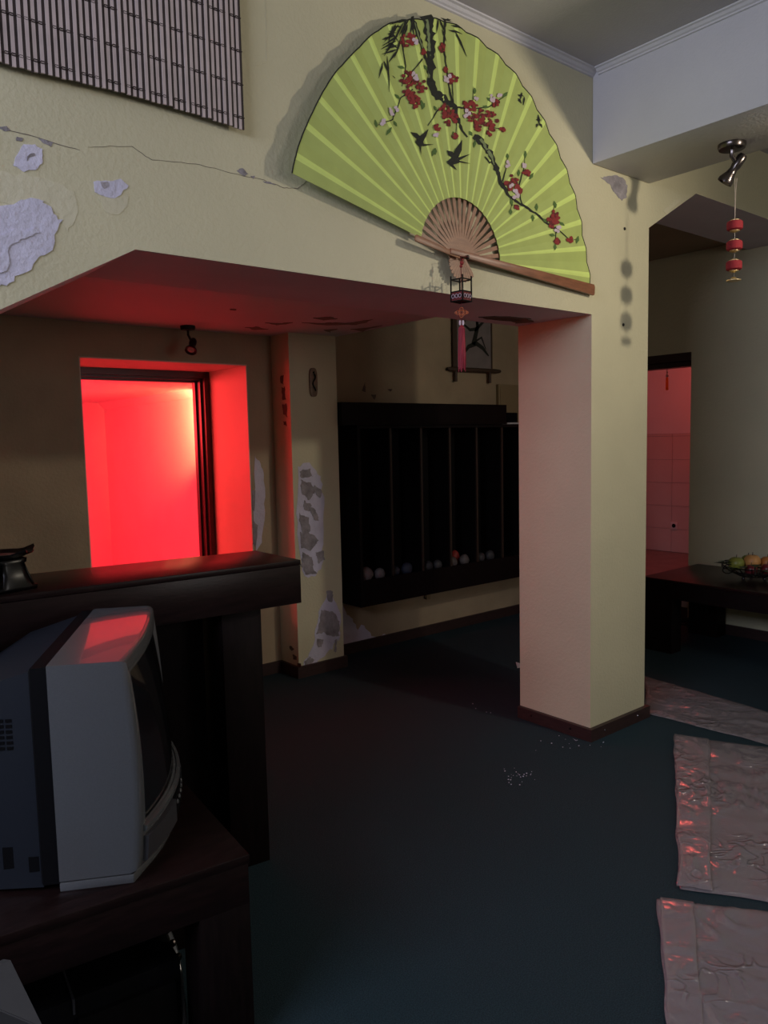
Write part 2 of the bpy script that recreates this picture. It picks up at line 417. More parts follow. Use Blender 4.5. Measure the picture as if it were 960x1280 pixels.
# washroom behind the doorway
BX, BZ = 7.72, .21
struct(MB().box(5.70, BX+.3, 2.4, 6.3, BZ-.05, BZ), 'floor_washroom', BATHF, 'raised brown washroom floor')
struct(MB().box(5.70, 5.715, 2.4, 6.3, 0, .11), 'trim_5', BASEB, 'dark foot of the washroom step')
struct(MB().box(5.69, 5.70, 3.06, 4.0, .115, BZ), 'trim_6', TILE, 'tiled riser of the washroom step')
struct(MB().box(5.56, 5.66, DY0, DY1, 0, .012), 'trim_7', CHROME, 'metal threshold strip of the washroom doorway')
wb = MB(); wb.box(BX+.012, BX+.15, 2.4, 6.3, BZ, 2.8); wb.box(5.72, BX+.15, 6.2, 6.3, BZ, 2.8); wb.box(5.72, BX+.15, 2.4, 2.5, BZ, 2.8)
wash = struct(wb, 'wall_washroom', GROUT, 'red lit washroom wall')
wu = MB(); wu.box(BX-.002, BX+.012, 2.5, 6.2, 1.497, 2.8).build('upper_plaster', REDROOM, wash)
struct(MB().box(5.72, BX+.15, 2.4, 6.3, 2.8, 2.9), 'ceiling_washroom', REDROOM)
ty0 = at(840, 600, 0, BX).y
tile_me = None
for i in range(-4, 5):
    for k in range(6):
        z0 = BZ+.03+k*.2515-.026; z1 = z0+.248
        if z0 < BZ: z0 = BZ+.002
        y0 = ty0+i*.40; 
        MB().box(BX, BX+.013, y0+.002, y0+.398, z0, min(z1, 1.495)).build('tile', TILE, wash)
# washroom door frame (head only is in view)
dh = MB(); dh.box(XR-.012, XR+.10, DY0, DY1, 2.045, DZ); dh.box(XR+.03, XR+.13, DY0, DY1, 2.005, 2.045)
dh.box(XR+.02, XR+.14, DY1-.05, DY1, .012, 2.005)
struct(dh, 'door_1', FRAMEW, 'dark wooden head of the washroom doorway')
s = empty('wall_socket', tuple(at(843, 657, 0, BX-.001)), 'small white wall socket on the red tiled washroom wall', 'socket')
p = Vector(s['_w'])
MB().box(p.x-.012, p.x, p.y-.04, p.y+.04, p.z-.04, p.z+.04).build('cover', WPLAS, s, bevel=.003)
MB().lathe([(.022, 0), (.022, .003), (.018, .004)], (p.x-.012, p.y, p.z), (-1, 0, 0), 14).build('outlet', BLACKP, s)

# ------------------------------------------------------------------ plaster damage: thin raised or flaking pieces of the walls
def blob(pts, jitter=.012, sub=4, seed=0):
    """closed outline with fractal jitter; pts are 2-D in metres"""
    out = []; n = len(pts)
    for i in range(n):
        a = Vector(pts[i]); b = Vector(pts[(i+1) % n])
        for k in range(sub):
            q = a.lerp(b, k/sub)
            d = Vector((noise.noise((q.x*31, q.y*31, seed)), noise.noise((q.x*31, q.y*31, seed+9.3))))
            d2 = Vector((noise.noise((q.x*90, q.y*90, seed)), noise.noise((q.x*90, q.y*90, seed+5.3))))
            out.append(q+d*jitter*1.6+d2*jitter)
    return out
def patch_px(pix, axis, val, wall, m, t=.002, jitter=.008, name='plaster_patch', sub=4, seed=0, sign=-1):
    P = [at(x, y, axis, val) for x, y in pix]
    oth = [i for i in range(3) if i != axis]
    o2 = blob([(p[oth[0]], p[oth[1]]) for p in P], jitter, sub, seed)
    v3 = []
    for q in o2:
        w_ = [0, 0, 0]; w_[axis] = val - sign*.0004*0; w_[oth[0]] = q.x; w_[oth[1]] = q.y; v3.append(tuple(w_))
    vec = [0, 0, 0]; vec[axis] = sign*t
    o = MB().extrude(v3, vec).build(name, m, wall)
    return o
def ribbon_px(pix, axis, val, wall, m, wpx=1.2, t=.0012, name='crack', sign=-1, seed=0):
    """thin crack"""
    pts = []
    for (x0, y0), (x1, y1) in zip(pix[:-1], pix[1:]):
        for k in range(6):
            q = k/6
            pts.append((x0+(x1-x0)*q+noise.noise((x0+q*9, seed, 1))*1.5, y0+(y1-y0)*q+noise.noise((x0+q*11, seed, 5))*2.2))
    pts.append(pix[-1])
    up, dn = [], []
    for i, (x, y) in enumerate(pts):
        j0, j1 = max(0, i-1), min(len(pts)-1, i+1)
        d = Vector((pts[j1][0]-pts[j0][0], pts[j1][1]-pts[j0][1])).normalized()
        wd = wpx*(.45+.7*abs(noise.noise((x*.13, y*.13, seed+2))))*(.3 if i in (0, len(pts)-1) else 1)
        up.append((x-d.y*wd/2, y+d.x*wd/2)); dn.append((x+d.y*wd/2, y-d.x*wd/2))
    mb = MB(); A = [at(*q, axis, val) for q in up]; B = [at(*q, axis, val) for q in dn]
    vec = Vector((0, 0, 0)); vec[axis] = sign*t
    for i in range(len(A)-1):
        mb.add([A[i]+vec, A[i+1]+vec, B[i+1]+vec, B[i]+vec, A[i], A[i+1], B[i+1], B[i]], [(0, 1, 2, 3), (0, 4, 5, 1), (2, 6, 7, 3)])
    return mb.build(name, m, wall)
W = wall_front
patch_px([(-20, 262), (10, 256), (40, 252), (62, 258), (73, 275), (70, 300), (52, 318), (38, 335), (18, 350), (0, 357), (-20, 362)], 1, YF, W, PLAST, .003, .010, seed=1)
patch_px([(-14, 300), (20, 288), (45, 285), (50, 291), (30, 298), (10, 306), (8, 340), (-14, 350)], 1, YF-.003, W, PLAST, .003, .006, name='plaster_layer', seed=22)
patch_px([(18, 195), (30, 181), (42, 179), (53, 188), (54, 202), (44, 213), (30, 216), (19, 208)], 1, YF, W, PLAST, .0022, .004, seed=2)
patch_px([(116, 228), (130, 224), (150, 224), (160, 232), (150, 243), (132, 247), (118, 240)], 1, YF, W, PLAST, .0022, .004, seed=3)
patch_px([(126, 247), (140, 247), (158, 243), (160, 258), (146, 271), (130, 266)], 1, YF, W, OLDYEL, .0012, .005, seed=4)
patch_px([(-15, 215), (30, 218), (60, 225), (95, 240), (98, 275), (82, 290), (75, 270), (45, 248), (0, 254), (-15, 258)], 1, YF, W, OLDYEL, .0010, .009, seed=6)
patch_px([(34, 196), (42, 191), (43, 194), (37, 198), (33, 201)], 1, YF-.0022, W, CHIP, .0012, .003, name='plaster_chip', seed=5)
patch_px([(126, 229), (134, 227), (136, 233), (130, 236)], 1, YF-.0022, W, CHIP, .0012, .003, name='plaster_chip', seed=8)
for i, q in enumerate([[(-5, 158), (8, 157), (14, 164), (4, 163)], [(22, 172), (30, 174), (28, 177), (21, 176)], [(48, 172), (56, 174), (66, 178), (62, 182), (52, 177)], [(296, 213), (304, 211), (310, 217), (306, 221), (300, 218)], [(312, 219), (318, 220), (316, 223)], [(328, 226), (338, 228), (345, 231), (334, 230)]]):
    patch_px(q, 1, YF, W, CHIP, .0015, .003, name='plaster_chip', seed=30+i)
ribbon_px([(10, 163), (60, 176), (100, 188)], 1, YF, W, CRACK, 1.4, seed=1)
ribbon_px([(110, 184), (165, 183), (190, 200), (245, 205), (280, 214), (330, 225), (355, 235), (372, 236), (384, 226)], 1, YF, W, CRACK, .9, seed=3)
ribbon_px([(332, 0), (333, 40), (333, 78), (320, 82)], 1, YF, W, OLDYEL, .9, seed=4)
# pillar: flaked corner under the beam, nail heads
patch_px([(750, 222), (764, 219), (778, 222), (784, 233), (783, 246), (777, 251), (771, 246), (766, 238), (762, 230)], 1, YF, pillar, CHIP, .0014, .006, name='plaster_chip', seed=40)
patch_px([(764, 224), (773, 223), (779, 232), (776, 244), (770, 238)], 1, YF-.0014, pillar, DAMPG, .0006, .014, name='plaster_chip', sub=8, seed=41)
ribbon_px([(752, 223), (758, 221), (766, 226)], 1, YF, pillar, CHIP, 2, name='plaster_chip', seed=42)
for x, y in ((780.5, 286), (779, 406)):
    q = at(x, y, 1, YF); MB().lathe([(.008, 0), (.007, .004), (.002, .006)], q, (0, -1, 0), 8).build('nail', BLKMET, pillar)
# right chamfer flakes
patch_px([(828, 264), (838, 256), (846, 249), (851, 249), (844, 258), (834, 267)], 1, YF, W, OLDYEL, .0015, .006, name='plaster_chip', seed=44)
# pilaster
patch_px([(372, 584), (384, 578), (396, 586), (403, 604), (405, 640), (404, 680), (402, 706), (392, 722), (380, 722), (374, 690), (371, 640)], 1, PY, pil, PLAST, .002, .012, seed=50)
chips = [[(374, 588), (388, 586), (390, 596), (376, 598)], [(376, 600), (390, 604), (394, 614), (386, 626), (377, 616)], [(380, 626), (390, 632), (386, 638), (379, 636)], [(374, 642), (386, 648), (387, 664), (380, 670), (376, 660)], [(375, 664), (392, 668), (398, 676), (388, 688), (377, 686)], [(378, 690), (390, 696), (392, 712), (384, 718), (377, 708)], [(394, 690), (404, 688), (406, 700), (398, 704)], [(376, 704), (388, 710), (396, 716), (382, 720)], [(392, 606), (402, 612), (400, 622), (394, 616)], [(386, 630), (396, 640), (398, 652), (392, 650)]]
for i, q in enumerate(chips): patch_px(q, 1, PY-.0021-.0003*i, pil, CHIP, .0018, .007, name='plaster_chip', sub=8, seed=60+i)
patch_px([(408, 742), (420, 750), (426, 772), (424, 800), (412, 812), (398, 826), (386, 836), (378, 838), (382, 824), (392, 808), (396, 780), (400, 758)], 1, PY, pil, PLAST, .002, .012, seed=51)
chips2 = [[(402, 762), (416, 764), (424, 776), (424, 794), (412, 796), (404, 790), (396, 792), (400, 776)], [(408, 738), (416, 740), (415, 752), (409, 752)], [(380, 826), (388, 820), (392, 826), (384, 838)], [(396, 800), (404, 800), (402, 810), (396, 808)], [(418, 800), (421, 800), (420, 816), (418, 812)]]
for i, q in enumerate(chips2): patch_px(q, 1, PY-.0021-.0003*i, pil, CHIP, .0018, .007, name='plaster_chip', sub=8, seed=80+i)
ch3 = [[(352, 486), (356, 484), (357, 500), (353, 498)], [(353, 506), (358, 504), (359, 522), (354, 516)], [(351, 470), (354, 470), (354, 480), (351, 478)], [(355, 526), (358, 526), (358, 534), (355, 532)], [(362, 808), (367, 810), (366, 815), (362, 813)], [(366, 818), (371, 820), (370, 826), (366, 823)], [(372, 828), (376, 830), (375, 838), (371, 836)]]
for i, q in enumerate(ch3): patch_px(q, 0, 2.612, pil, BRONZE, .0018, .008, name='plaster_chip', seed=90+i)
# window wall, right of the reveal
patch_px([(318, 570), (326, 578), (331, 600), (331, 640), (327, 680), (320, 690), (317, 650)], 1, YW, wall_window, PLAST, .002, .008, seed=100)
for i, q in enumerate([[(315, 612), (319, 614), (318, 640), (315, 636)], [(316, 650), (322, 656), (320, 684), (317, 680)]]): patch_px(q, 1, YW-.002, wall_window, CHIP, .0015, .005, name='plaster_chip', seed=102+i)
cabwall = bpy.data.objects['wall_back_right']
patch_px([(426, 752), (434, 768), (442, 776), (446, 788), (452, 780), (462, 792), (472, 800), (480, 792), (488, 796), (480, 804), (460, 810), (440, 816), (426, 820)], 1, YK, cabwall, PLAST, .003, .008, seed=110, name='plaster_patch')
for i, q in enumerate([[(464, 494), (470, 493), (468, 500)], [(484, 487), (490, 486), (488, 490)], [(452, 488), (456, 478), (457, 490)]]): patch_px(q, 1, YK-.012, cabwall, BRONZE, .0015, .004, name='plaster_chip', seed=115+i)
# flaking lines on the two low ceilings
for i, q in enumerate([[(330, 403), (348, 404), (366, 403), (346, 406)], [(392, 397), (412, 396), (424, 398), (404, 400)], [(376, 403), (404, 404), (420, 403), (440, 405), (410, 406)], [(425, 404), (446, 402), (466, 399), (444, 406)], [(308, 409), (320, 408), (332, 411), (318, 412)], [(440, 411), (456, 410), (478, 406), (452, 414)], [(286, 387), (294, 386), (292, 388)], [(404, 412), (420, 411), (412, 415)]]):
    patch_px(q, 2, ZA, alcove, CRACK, .003, .012, name='paint_flake', seed=120+i)
for i, q in enumerate([[(598, 396), (620, 395), (642, 396), (665, 398), (640, 401), (612, 399)], [(636, 400), (660, 399), (668, 402), (646, 404)]]):
    patch_px(q, 2, ZS, wall_front, BRONZE, .003, .010, name='paint_flake', seed=130+i)

# ------------------------------------------------------------------ bamboo blind
bl = empty('bamboo_blind', (.8, 2.2, 2.47), 'brown bamboo slat blind hanging on the yellow wall left of the fan', 'blind')
pitch = .01765; zt = 3.11
protoP = MB().box(-.0048, .0048, -.003, .003, 0, 1).build('slat', SLATP, bl, local=True)
protoD = MB().box(-.0037, .0037, -.002, .003, 0, 1).build('slat', SLATD, bl, local=True)
nsl = 52
def slat_bottom(x): return 2.472 + .010*abs(math.sin(x*5))-.006*(x-.6)
for i in range(nsl):
    x = 1.268-i*pitch
    for k, pr in enumerate((protoD, protoP)):
        o = pr if i == 0 else pr.copy()
        if i: C.objects.link(o); o.parent = bl
        xx = x-k*.0088
        zb = slat_bottom(xx)+random.uniform(-.002, .002)
        yy = 2.197+.002*math.sin(i*1.7+k)
        o.location = (xx-.8, yy-2.2, zb-2.47); o.scale = (1, 1, zt-zb)
for r in range(7):
    mb = MB(); z = 2.502+r*.098
    for i in range(nsl):
        x = 1.268-i*pitch
        mb.box(x-.0135, x-.0045, 2.1925, 2.2015, z-.0008+.0028, z+.0008+.0028)
        mb.box(x-.0135, x-.0045, 2.1925, 2.2015, z-.0008-.0028, z+.0008-.0028)
        mb.box(x-.0047, x+.0047, 2.1925, 2.2015, z-.0010, z+.0010)
    mb.build('thread', THREAD, bl)
MB().box(1.268-nsl*pitch, 1.275, 2.19, 2.222, zt, zt+.02).build('head_rail', SLATD, bl)

# ------------------------------------------------------------------ the large fan
FP0 = Vector((2.225, 2.197, 2.20)); FN = Vector((.03, -1, 0)).normalized()     # towards the viewer
FU = Vector((1, .03, 0)).normalized(); FZ = Vector((0, 0, 1))
fan = empty('wall_fan', tuple(FP0), 'giant lime green folding fan painted with plum blossom and swallows', 'fan')
T0, T1, RI, RO, NR = math.radians(-1.5), math.radians(168.5), .228, .83, 21
def relief(th):
    u = (th-T0)/(T1-T0)*NR; q = abs((u % 1)-.5)*2       # 1 at fold between ribs, 0 on the rib
    return .0075*(1-q)
def fpt(r, th, d=0): return FP0+FU*(r*math.cos(th))+FZ*(r*math.sin(th))+FN*(d)
ROT = [(-2, .862), (15, .832), (45, .822), (75, .850), (95, .860), (112, .842), (135, .806), (150, .802), (169, .816)]      # the cloth has sagged a little unevenly
def edge_r(th):
    u = (th-T0)/(T1-T0)*NR; d = math.degrees(th)
    for (a0, r0), (a1, r1) in zip(ROT[:-1], ROT[1:]):
        if d <= a1 or a1 == ROT[-1][0]:
            t = min(1, max(0, (d-a0)/(a1-a0))); t = t*t*(3-2*t); R_ = r0+(r1-r0)*t; break
    return R_-.003*(2*abs((u % 1)-.5))**2
lf = MB(); HB = .20
ths = []
for i in range(NR):
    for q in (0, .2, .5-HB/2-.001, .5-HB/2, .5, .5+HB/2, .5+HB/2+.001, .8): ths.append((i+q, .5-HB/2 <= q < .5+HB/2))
ths.append((NR, False))
rad = [0, .25, .5, .75, 1]
grid = []
for u, b in ths:
    th = T0+(T1-T0)*u/NR; ro = edge_r(th)
    grid.append([fpt(RI+(ro-RI)*k, th, relief(th)*(.35+.65*k)) for k in rad])
nr = len(rad)
for i in range(len(ths)-1):
    for k in range(nr-1):
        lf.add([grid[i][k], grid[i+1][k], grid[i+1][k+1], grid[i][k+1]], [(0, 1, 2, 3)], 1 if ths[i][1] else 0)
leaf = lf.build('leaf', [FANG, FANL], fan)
sol = leaf.modifiers.new('thickness', 'SOLIDIFY'); sol.thickness = .0012; sol.offset = 1 if False else -1
ed = MB()
for i in range(len(ths)-1):
    a, b = grid[i][-1], grid[i+1][-1]
    ca, cb = (a-FP0).normalized(), (b-FP0).normalized()
    ed.add([a-ca*.0015+FN*.0012, b-cb*.0015+FN*.0012, b+cb*.002+FN*.0012, a+ca*.002+FN*.0012, a-ca*.003-FN*.002, b-cb*.003-FN*.002, b+cb*.002-FN*.002, a+ca*.002-FN*.002],
           [(0, 1, 2, 3), (3, 2, 6, 7), (4, 7, 6, 5), (0, 4, 5, 1)])
ed.build('border', INK, fan)
# sticks: the bamboo ribs seen between pivot and leaf, and their fanned tails below the pivot
for i in range(NR):
    th = T0+(T1-T0)*(i+.5)/NR
    th = min(max(th, T0+.02), T1)
    mb = MB(); d = -.001-.00008*i
    c, s_ = math.cos(th), math.sin(th)
    e = FU*c+FZ*s_; n_ = FU*(-s_)+FZ*c
    wa, wb = .006, .0088
    def bar(r0, r1, w0, w1, dd, th_=.0022):
        a = FP0+e*r0; b = FP0+e*r1
        P = [a-n_*w0, b-n_*w1, b+n_*w1, a+n_*w0]
        mb.add([p_+FN*dd for p_ in P]+[p_+FN*(dd-th_) for p_ in P], [(0, 1, 2, 3), (7, 6, 5, 4), (0, 4, 5, 1), (1, 5, 6, 2), (2, 6, 7, 3), (3, 7, 4, 0)])
    bar(0, RI+.03, wa*.75, wb, d-.003)
    mb.build('stick', BAMB, fan)
tails = 13
for i in range(tails):
    th = math.radians(-176+i*(122/(tails-1)))
    e = FU*math.cos(th)+FZ*math.sin(th); n_ = FU*(-math.sin(th))+FZ*math.cos(th); d = .002+.0008*i
    mb = MB(); P = []
    L_ = .094*(1-.22*abs((i-7)/7)**2)
    prof = [(0, .004), (L_*.5, .0075), (L_*.85, .0088), (L_, .004)]
    P = [FP0+e*r-n_*w_ for r, w_ in prof]+[FP0+e*r+n_*w_ for r, w_ in prof[::-1]]
    mb.extrude([p_+FN*d for p_ in P], -FN*.0022); mb.build('stick_tail', BAMB, fan)
def guard(a, b, w0, w1, d, t, m, name):
    a = FP0+FU*a[0]+FZ*a[1]; b = FP0+FU*b[0]+FZ*b[1]; e = (b-a).normalized(); n_ = FN.cross(e)
    P = [a-n_*w0, b-n_*w1, b+e*.006-n_*w1*.6, b+e*.006+n_*w1*.6, b+n_*w1, a+n_*w0]
    return MB().extrude([p_+FN*d for p_ in P], -FN*t).build(name, m, fan, bevel=.0015)
guard((-.085, .014), (.868, -.030), .010, .025, .022, .011, BAMBD, 'guard_stick')
guard((-.03, .0), (-.262, .036), .009, .013, .018, .007, BAMB, 'guard_stick')
MB().lathe([(.008, 0), (.008, .006), (.004, .009)], FP0+FN*.026, FN, 10).build('rivet', BLKMET, fan)

# --- painting on the fan (flat print laid on the cloth); points are in a 2.4x enlargement of the photograph's fan region
def fxy(cx, cy):
    p_ = on_plane(360+cx/2.4, cy/2.4, FP0, FN); q = p_-FP0
    return q.dot(FU), q.dot(FZ)
def surf(x, z, lift):
    th = math.atan2(z, x); r = math.hypot(x, z); k = min(1, max(0, (r-RI)/(RO-RI)))
    return FP0+FU*x+FZ*z+FN*(relief(th)*(.35+.65*k)+lift)
SC = .0042/2.4      # metres per enlargement pixel, about
def poly(mb, pts, lift, mi=0):
    b = [surf(*p_, lift) for p_ in pts]; n = len(b); c = sum(b, Vector())/n
    cx = sum(p_[0] for p_ in pts)/n; cz = sum(p_[1] for p_ in pts)/n
    mb.add(b+[surf(cx, cz, lift)], [(i, (i+1) % n, n) for i in range(n)], mi)
def stroke(mb, cpts, ws, lift, mi=0, rough=.25, seed=0):
    P = []
    for (a, b), (wa, wb) in zip(zip(cpts[:-1], cpts[1:]), zip(ws[:-1], ws[1:])):
        n = max(2, int(math.hypot(b[0]-a[0], b[1]-a[1])/7))
        for k in range(n):
            q = k/n; P.append((a[0]+(b[0]-a[0])*q, a[1]+(b[1]-a[1])*q, wa+(wb-wa)*q))
    P.append((*cpts[-1], ws[-1])); n = len(P); L_, R_ = [], []
    for i, (x, y, w_) in enumerate(P):
        a, b = P[max(0, i-1)], P[min(n-1, i+1)]; d = Vector((b[0]-a[0], b[1]-a[1])).normalized()
        wl = w_/2*(1+rough*noise.noise((x*.09, y*.09, seed))*2); wr = w_/2*(1+rough*noise.noise((x*.09, y*.09, seed+4))*2)
        L_.append(surf(*fxy(x-d.y*wl, y+d.x*wl), lift)); R_.append(surf(*fxy(x+d.y*wr, y-d.x*wr), lift))
    for i in range(n-1): mb.add([L_[i], L_[i+1], R_[i+1], R_[i]], [(0, 1, 2, 3)], mi)
br = MB()
stroke(br, [(368, 52), (385, 100), (402, 150), (418, 195)], [14, 13, 10, 8], .0016, 0, .5, 1)
stroke(br, [(412, 48), (425, 120), (428, 180), (424, 235), (437, 280), (470, 300), (495, 322), (505, 352), (517, 388), (536, 412)], [26, 22, 20, 18, 24, 20, 14, 10, 7, 4], .0016, 0, .5, 2)
stroke(br, [(556, 408), (578, 425), (605, 460), (622, 500), (636, 548), (662, 590), (700, 615), (740, 640), (772, 668), (800, 690)], [16, 20, 17, 13, 11, 9, 7, 6, 5, 3], .0016, 0, .5, 3)
for c_, w_ in (([(495, 322), (550, 328), (600, 322), (650, 288)], [6, 4, 3, 2]), ([(470, 312), (445, 335), (418, 378)], [5, 4, 2]), ([(470, 62), (466, 150), (474, 200), (482, 262), (492, 312)], [6, 6, 5, 4, 6]),
    ([(372, 270), (335, 295), (312, 360), (262, 378)], [4, 3, 3, 2]), ([(345, 245), (380, 205), (400, 178)], [3, 3, 4]), ([(700, 615), (690, 560), (708, 500), (706, 462)], [4, 3, 2, 1]), ([(642, 545), (655, 500), (656, 465)], [4, 2, 1]),
    ([(775, 668), (792, 640), (796, 606)], [4, 3, 1]), ([(775, 668), (820, 700), (848, 722), (872, 715)], [4, 3, 2, 1]), ([(800, 690), (802, 725), (795, 752)], [3, 2, 1]), ([(590, 470), (602, 490), (612, 484)], [3, 5, 3]), ([(350, 60), (340, 130), (350, 200), (340, 260)], [5, 4, 3, 2]), ([(505, 352), (502, 400)], [3, 1]), ([(550, 330), (552, 262)], [3, 1]), ([(495, 322), (490, 240)], [3, 2]), ([(672, 590), (666, 640)], [2, 1]), ([(320, 235), (312, 228)], [2, 1]), ([(600, 380), (640, 390)], [2, 2])):
    stroke(br, c_, w_, .0018, 0, .4, 5)
br.build('branch_print', INK, fan)
hl = MB(); stroke(hl, [(414, 60), (420, 120), (424, 180), (420, 235)], [6, 7, 6, 5], .0022, 0, .6, 11); hl.build('branch_highlight', INKG, fan)
hl = MB(); stroke(hl, [(376, 70), (388, 112), (402, 148)], [4, 4, 3], .0022, 0, .6, 14); hl.build('branch_highlight', INKG, fan)
hl = MB(); stroke(hl, [(574, 418), (602, 458), (618, 498)], [7, 7, 4], .0022, 0, .6, 13); hl.build('branch_highlight', INKG, fan)
BL = [(330, 75, 285, 130), (345, 68, 300, 150), (360, 58, 330, 110), (326, 110, 280, 140), (320, 125, 276, 150), (325, 150, 278, 165), (325, 152, 300, 190), (296, 170, 300, 278), (280, 190, 270, 236), (285, 185, 294, 215), (370, 55, 362, 110), (350, 60, 318, 66), (340, 80, 306, 84), (316, 110, 290, 118), (310, 130, 286, 170), (340, 90, 350, 140), (364, 64, 376, 118), (320, 75, 304, 104), (455, 55, 490, 68), (452, 60, 470, 100), (448, 58, 440, 105), (480, 92, 520, 104), (486, 78, 522, 88), (504, 108, 536, 172), (498, 100, 512, 130), (460, 90, 474, 125), (470, 60, 486, 62), (340, 60, 300, 78), (334, 120, 316, 176), (298, 130, 330, 150), (282, 120, 310, 110), (355, 75, 345, 118), (300, 95, 330, 130), (296, 105, 322, 100), (310, 82, 298, 130), (322, 138, 290, 150), (700, 278, 695, 300), (688, 285, 706, 290), (706, 292, 702, 318), (690, 296, 698, 312), (748, 345, 750, 380), (742, 360, 756, 362), (752, 372, 758, 386), (745, 372, 741, 384)]
for x0, y0, x1, y1 in BL:
    bam = MB(); stroke(bam, [(x0, y0), ((x0*2+x1)/3, (y0*2+y1)/3), (x1, y1)], [1.2, 6.5, .6], .0024, 0, .2, 3); bam.build('bamboo_leaf_print', INK, fan)
for (x, y, a, L_) in [(400, 312, 80, 22), (325, 292, 40, 22), (336, 204, 20, 20), (300, 395, 120, 26), (410, 205, 60, 18), (440, 326, 60, 16), (496, 405, 80, 20), (545, 402, 60, 16), (558, 432, 100, 24), (434, 458, 110, 26), (590, 322, 20, 16), (731, 655, 90, 20), (744, 622, 90, 22), (668, 608, 70, 22), (790, 706, 10, 18), (768, 662, 40, 16), (690, 520, 90, 20), (726, 530, 120, 22), (648, 286, 130, 20), (866, 720, 110, 24), (440, 455, 90, 20), (320, 372, 60, 18), (262, 372, 80, 24), (404, 320, 110, 20), (556, 275, 90, 18), (708, 465, 90, 22), (655, 470, 80, 16), (797, 615, 80, 22), (818, 672, 40, 18), (798, 742, 95, 18), (666, 636, 95, 18), (600, 300, 40, 16), (560, 296, 60, 16)]:
    a = math.radians(a); dx, dy = math.cos(a)*L_/2, math.sin(a)*L_/2
    lv = MB(); stroke(lv, [(x-dx, y-dy), (x, y), (x+dx, y+dy)], [2, 10, 1.5], .0026, 0, .1, 1); lv.build('leaf_print', LEAFG, fan)
rng = random.Random(3)
def cluster(mb, L_, pr, lift, dens):
    for (x, y, R_) in L_:
        for k in range(max(3, int(R_*dens))):
            q = rng.uniform(0, 6.283); rr = R_*math.sqrt(rng.random())*.85
            cx, cy = x+rr*math.cos(q), y+rr*math.sin(q)*1.1; pr_ = rng.uniform(*pr); a0 = rng.uniform(0, 3)
            poly(mb, [fxy(cx+pr_*math.cos(a0+j*1.0472)*rng.uniform(.8, 1.1), cy+pr_*math.sin(a0+j*1.0472)*rng.uniform(.8, 1.1)) for j in range(6)], lift+rng.uniform(0, .0006))
RC = [(355, 122, 24), (460, 146, 14), (378, 268, 40), (355, 238, 24), (372, 305, 22), (490, 236, 16), (482, 355, 26), (465, 332, 20), (560, 345, 36), (602, 360, 28), (600, 388, 20), (540, 320, 20), (568, 378, 14), (640, 392, 9), (445, 385, 11), (620, 312, 12), (668, 548, 27), (688, 570, 14), (711, 520, 11), (795, 652, 22), (846, 720, 10), (685, 622, 7), (805, 726, 8), (500, 408, 7), (404, 158, 9), (470, 210, 8), (790, 670, 14)]
for c_ in RC:
    mb = MB(); cluster(mb, [c_], (4.5, 7), .0028, .45); n0 = len(mb.m); cluster(mb, [c_], (4, 7), .0036, .55); mb.m[:n0] = [1]*n0
    mb.build('blossom_print', [REDI, REDD], fan)
for c_ in [(378, 232, 14), (474, 236, 13), (312, 335, 16), (535, 340, 13), (684, 585, 15), (805, 690, 12), (610, 296, 10), (655, 496, 9), (441, 408, 8), (705, 496, 7), (282, 368, 7), (376, 128, 8), (634, 290, 7), (560, 300, 6), (668, 560, 6)]:
    mb = MB(); cluster(mb, [c_], (4, 7), .0044, .6); mb.build('pale_blossom_print', PINKI, fan)
def bird(tris):
    mb = MB()
    for t in tris: poly(mb, [fxy(*q) for q in t], .003)
    return mb.build('swallow_print', INK, fan)
bird([[(364, 398), (385, 400), (396, 412), (386, 418), (374, 410)], [(390, 412), (404, 400), (420, 388), (412, 408), (402, 428), (388, 430)], [(386, 416), (402, 424), (406, 436), (392, 442), (378, 428)], [(398, 432), (436, 434), (402, 440)], [(392, 438), (398, 440), (396, 468)]])
bird([[(474, 452), (492, 456), (500, 472), (488, 474), (478, 466)], [(492, 470), (500, 448), (520, 420), (518, 452), (508, 474), (498, 480)], [(474, 486), (490, 472), (512, 478), (510, 490), (490, 496)], [(506, 474), (544, 463), (512, 482)], [(508, 482), (546, 492), (510, 488)], [(474, 488), (490, 492), (506, 512), (486, 500)]])

# ------------------------------------------------------------------ lantern pendant hanging from the fan
LP = at(576.5, 364, 1, 2.140)
ln = empty('lantern_pendant', (LP.x, LP.y, LP.z), 'small black lantern pendant with red tassel hanging below the fan', 'pendant')
def lw(x, y, z): return (LP.x+x, LP.y+y, LP.z+z)
hw = .033; zl0, zl1 = -.041, .048
ang = math.radians(50.6+45-90+2)
def rot(x, y): return (x*math.cos(ang)-y*math.sin(ang), x*math.sin(ang)+y*math.cos(ang))
cs = [rot(a*hw*.84, b*hw*.84) for a, b in ((-1, -1), (1, -1), (1, 1), (-1, 1))]
fr = MB()
for x, y in cs: fr.tube([lw(x, y, zl0), lw(x, y, zl1+.008)], .0032, 6)
for z in (zl1-.006, zl0+.002, -.004, zl0+.02):
    for i in range(4):
        a, b = cs[i], cs[(i+1) % 4]; fr.tube([lw(*a, z), lw(*b, z)], .0026, 6)
fr.build('frame', BLKMET, ln)
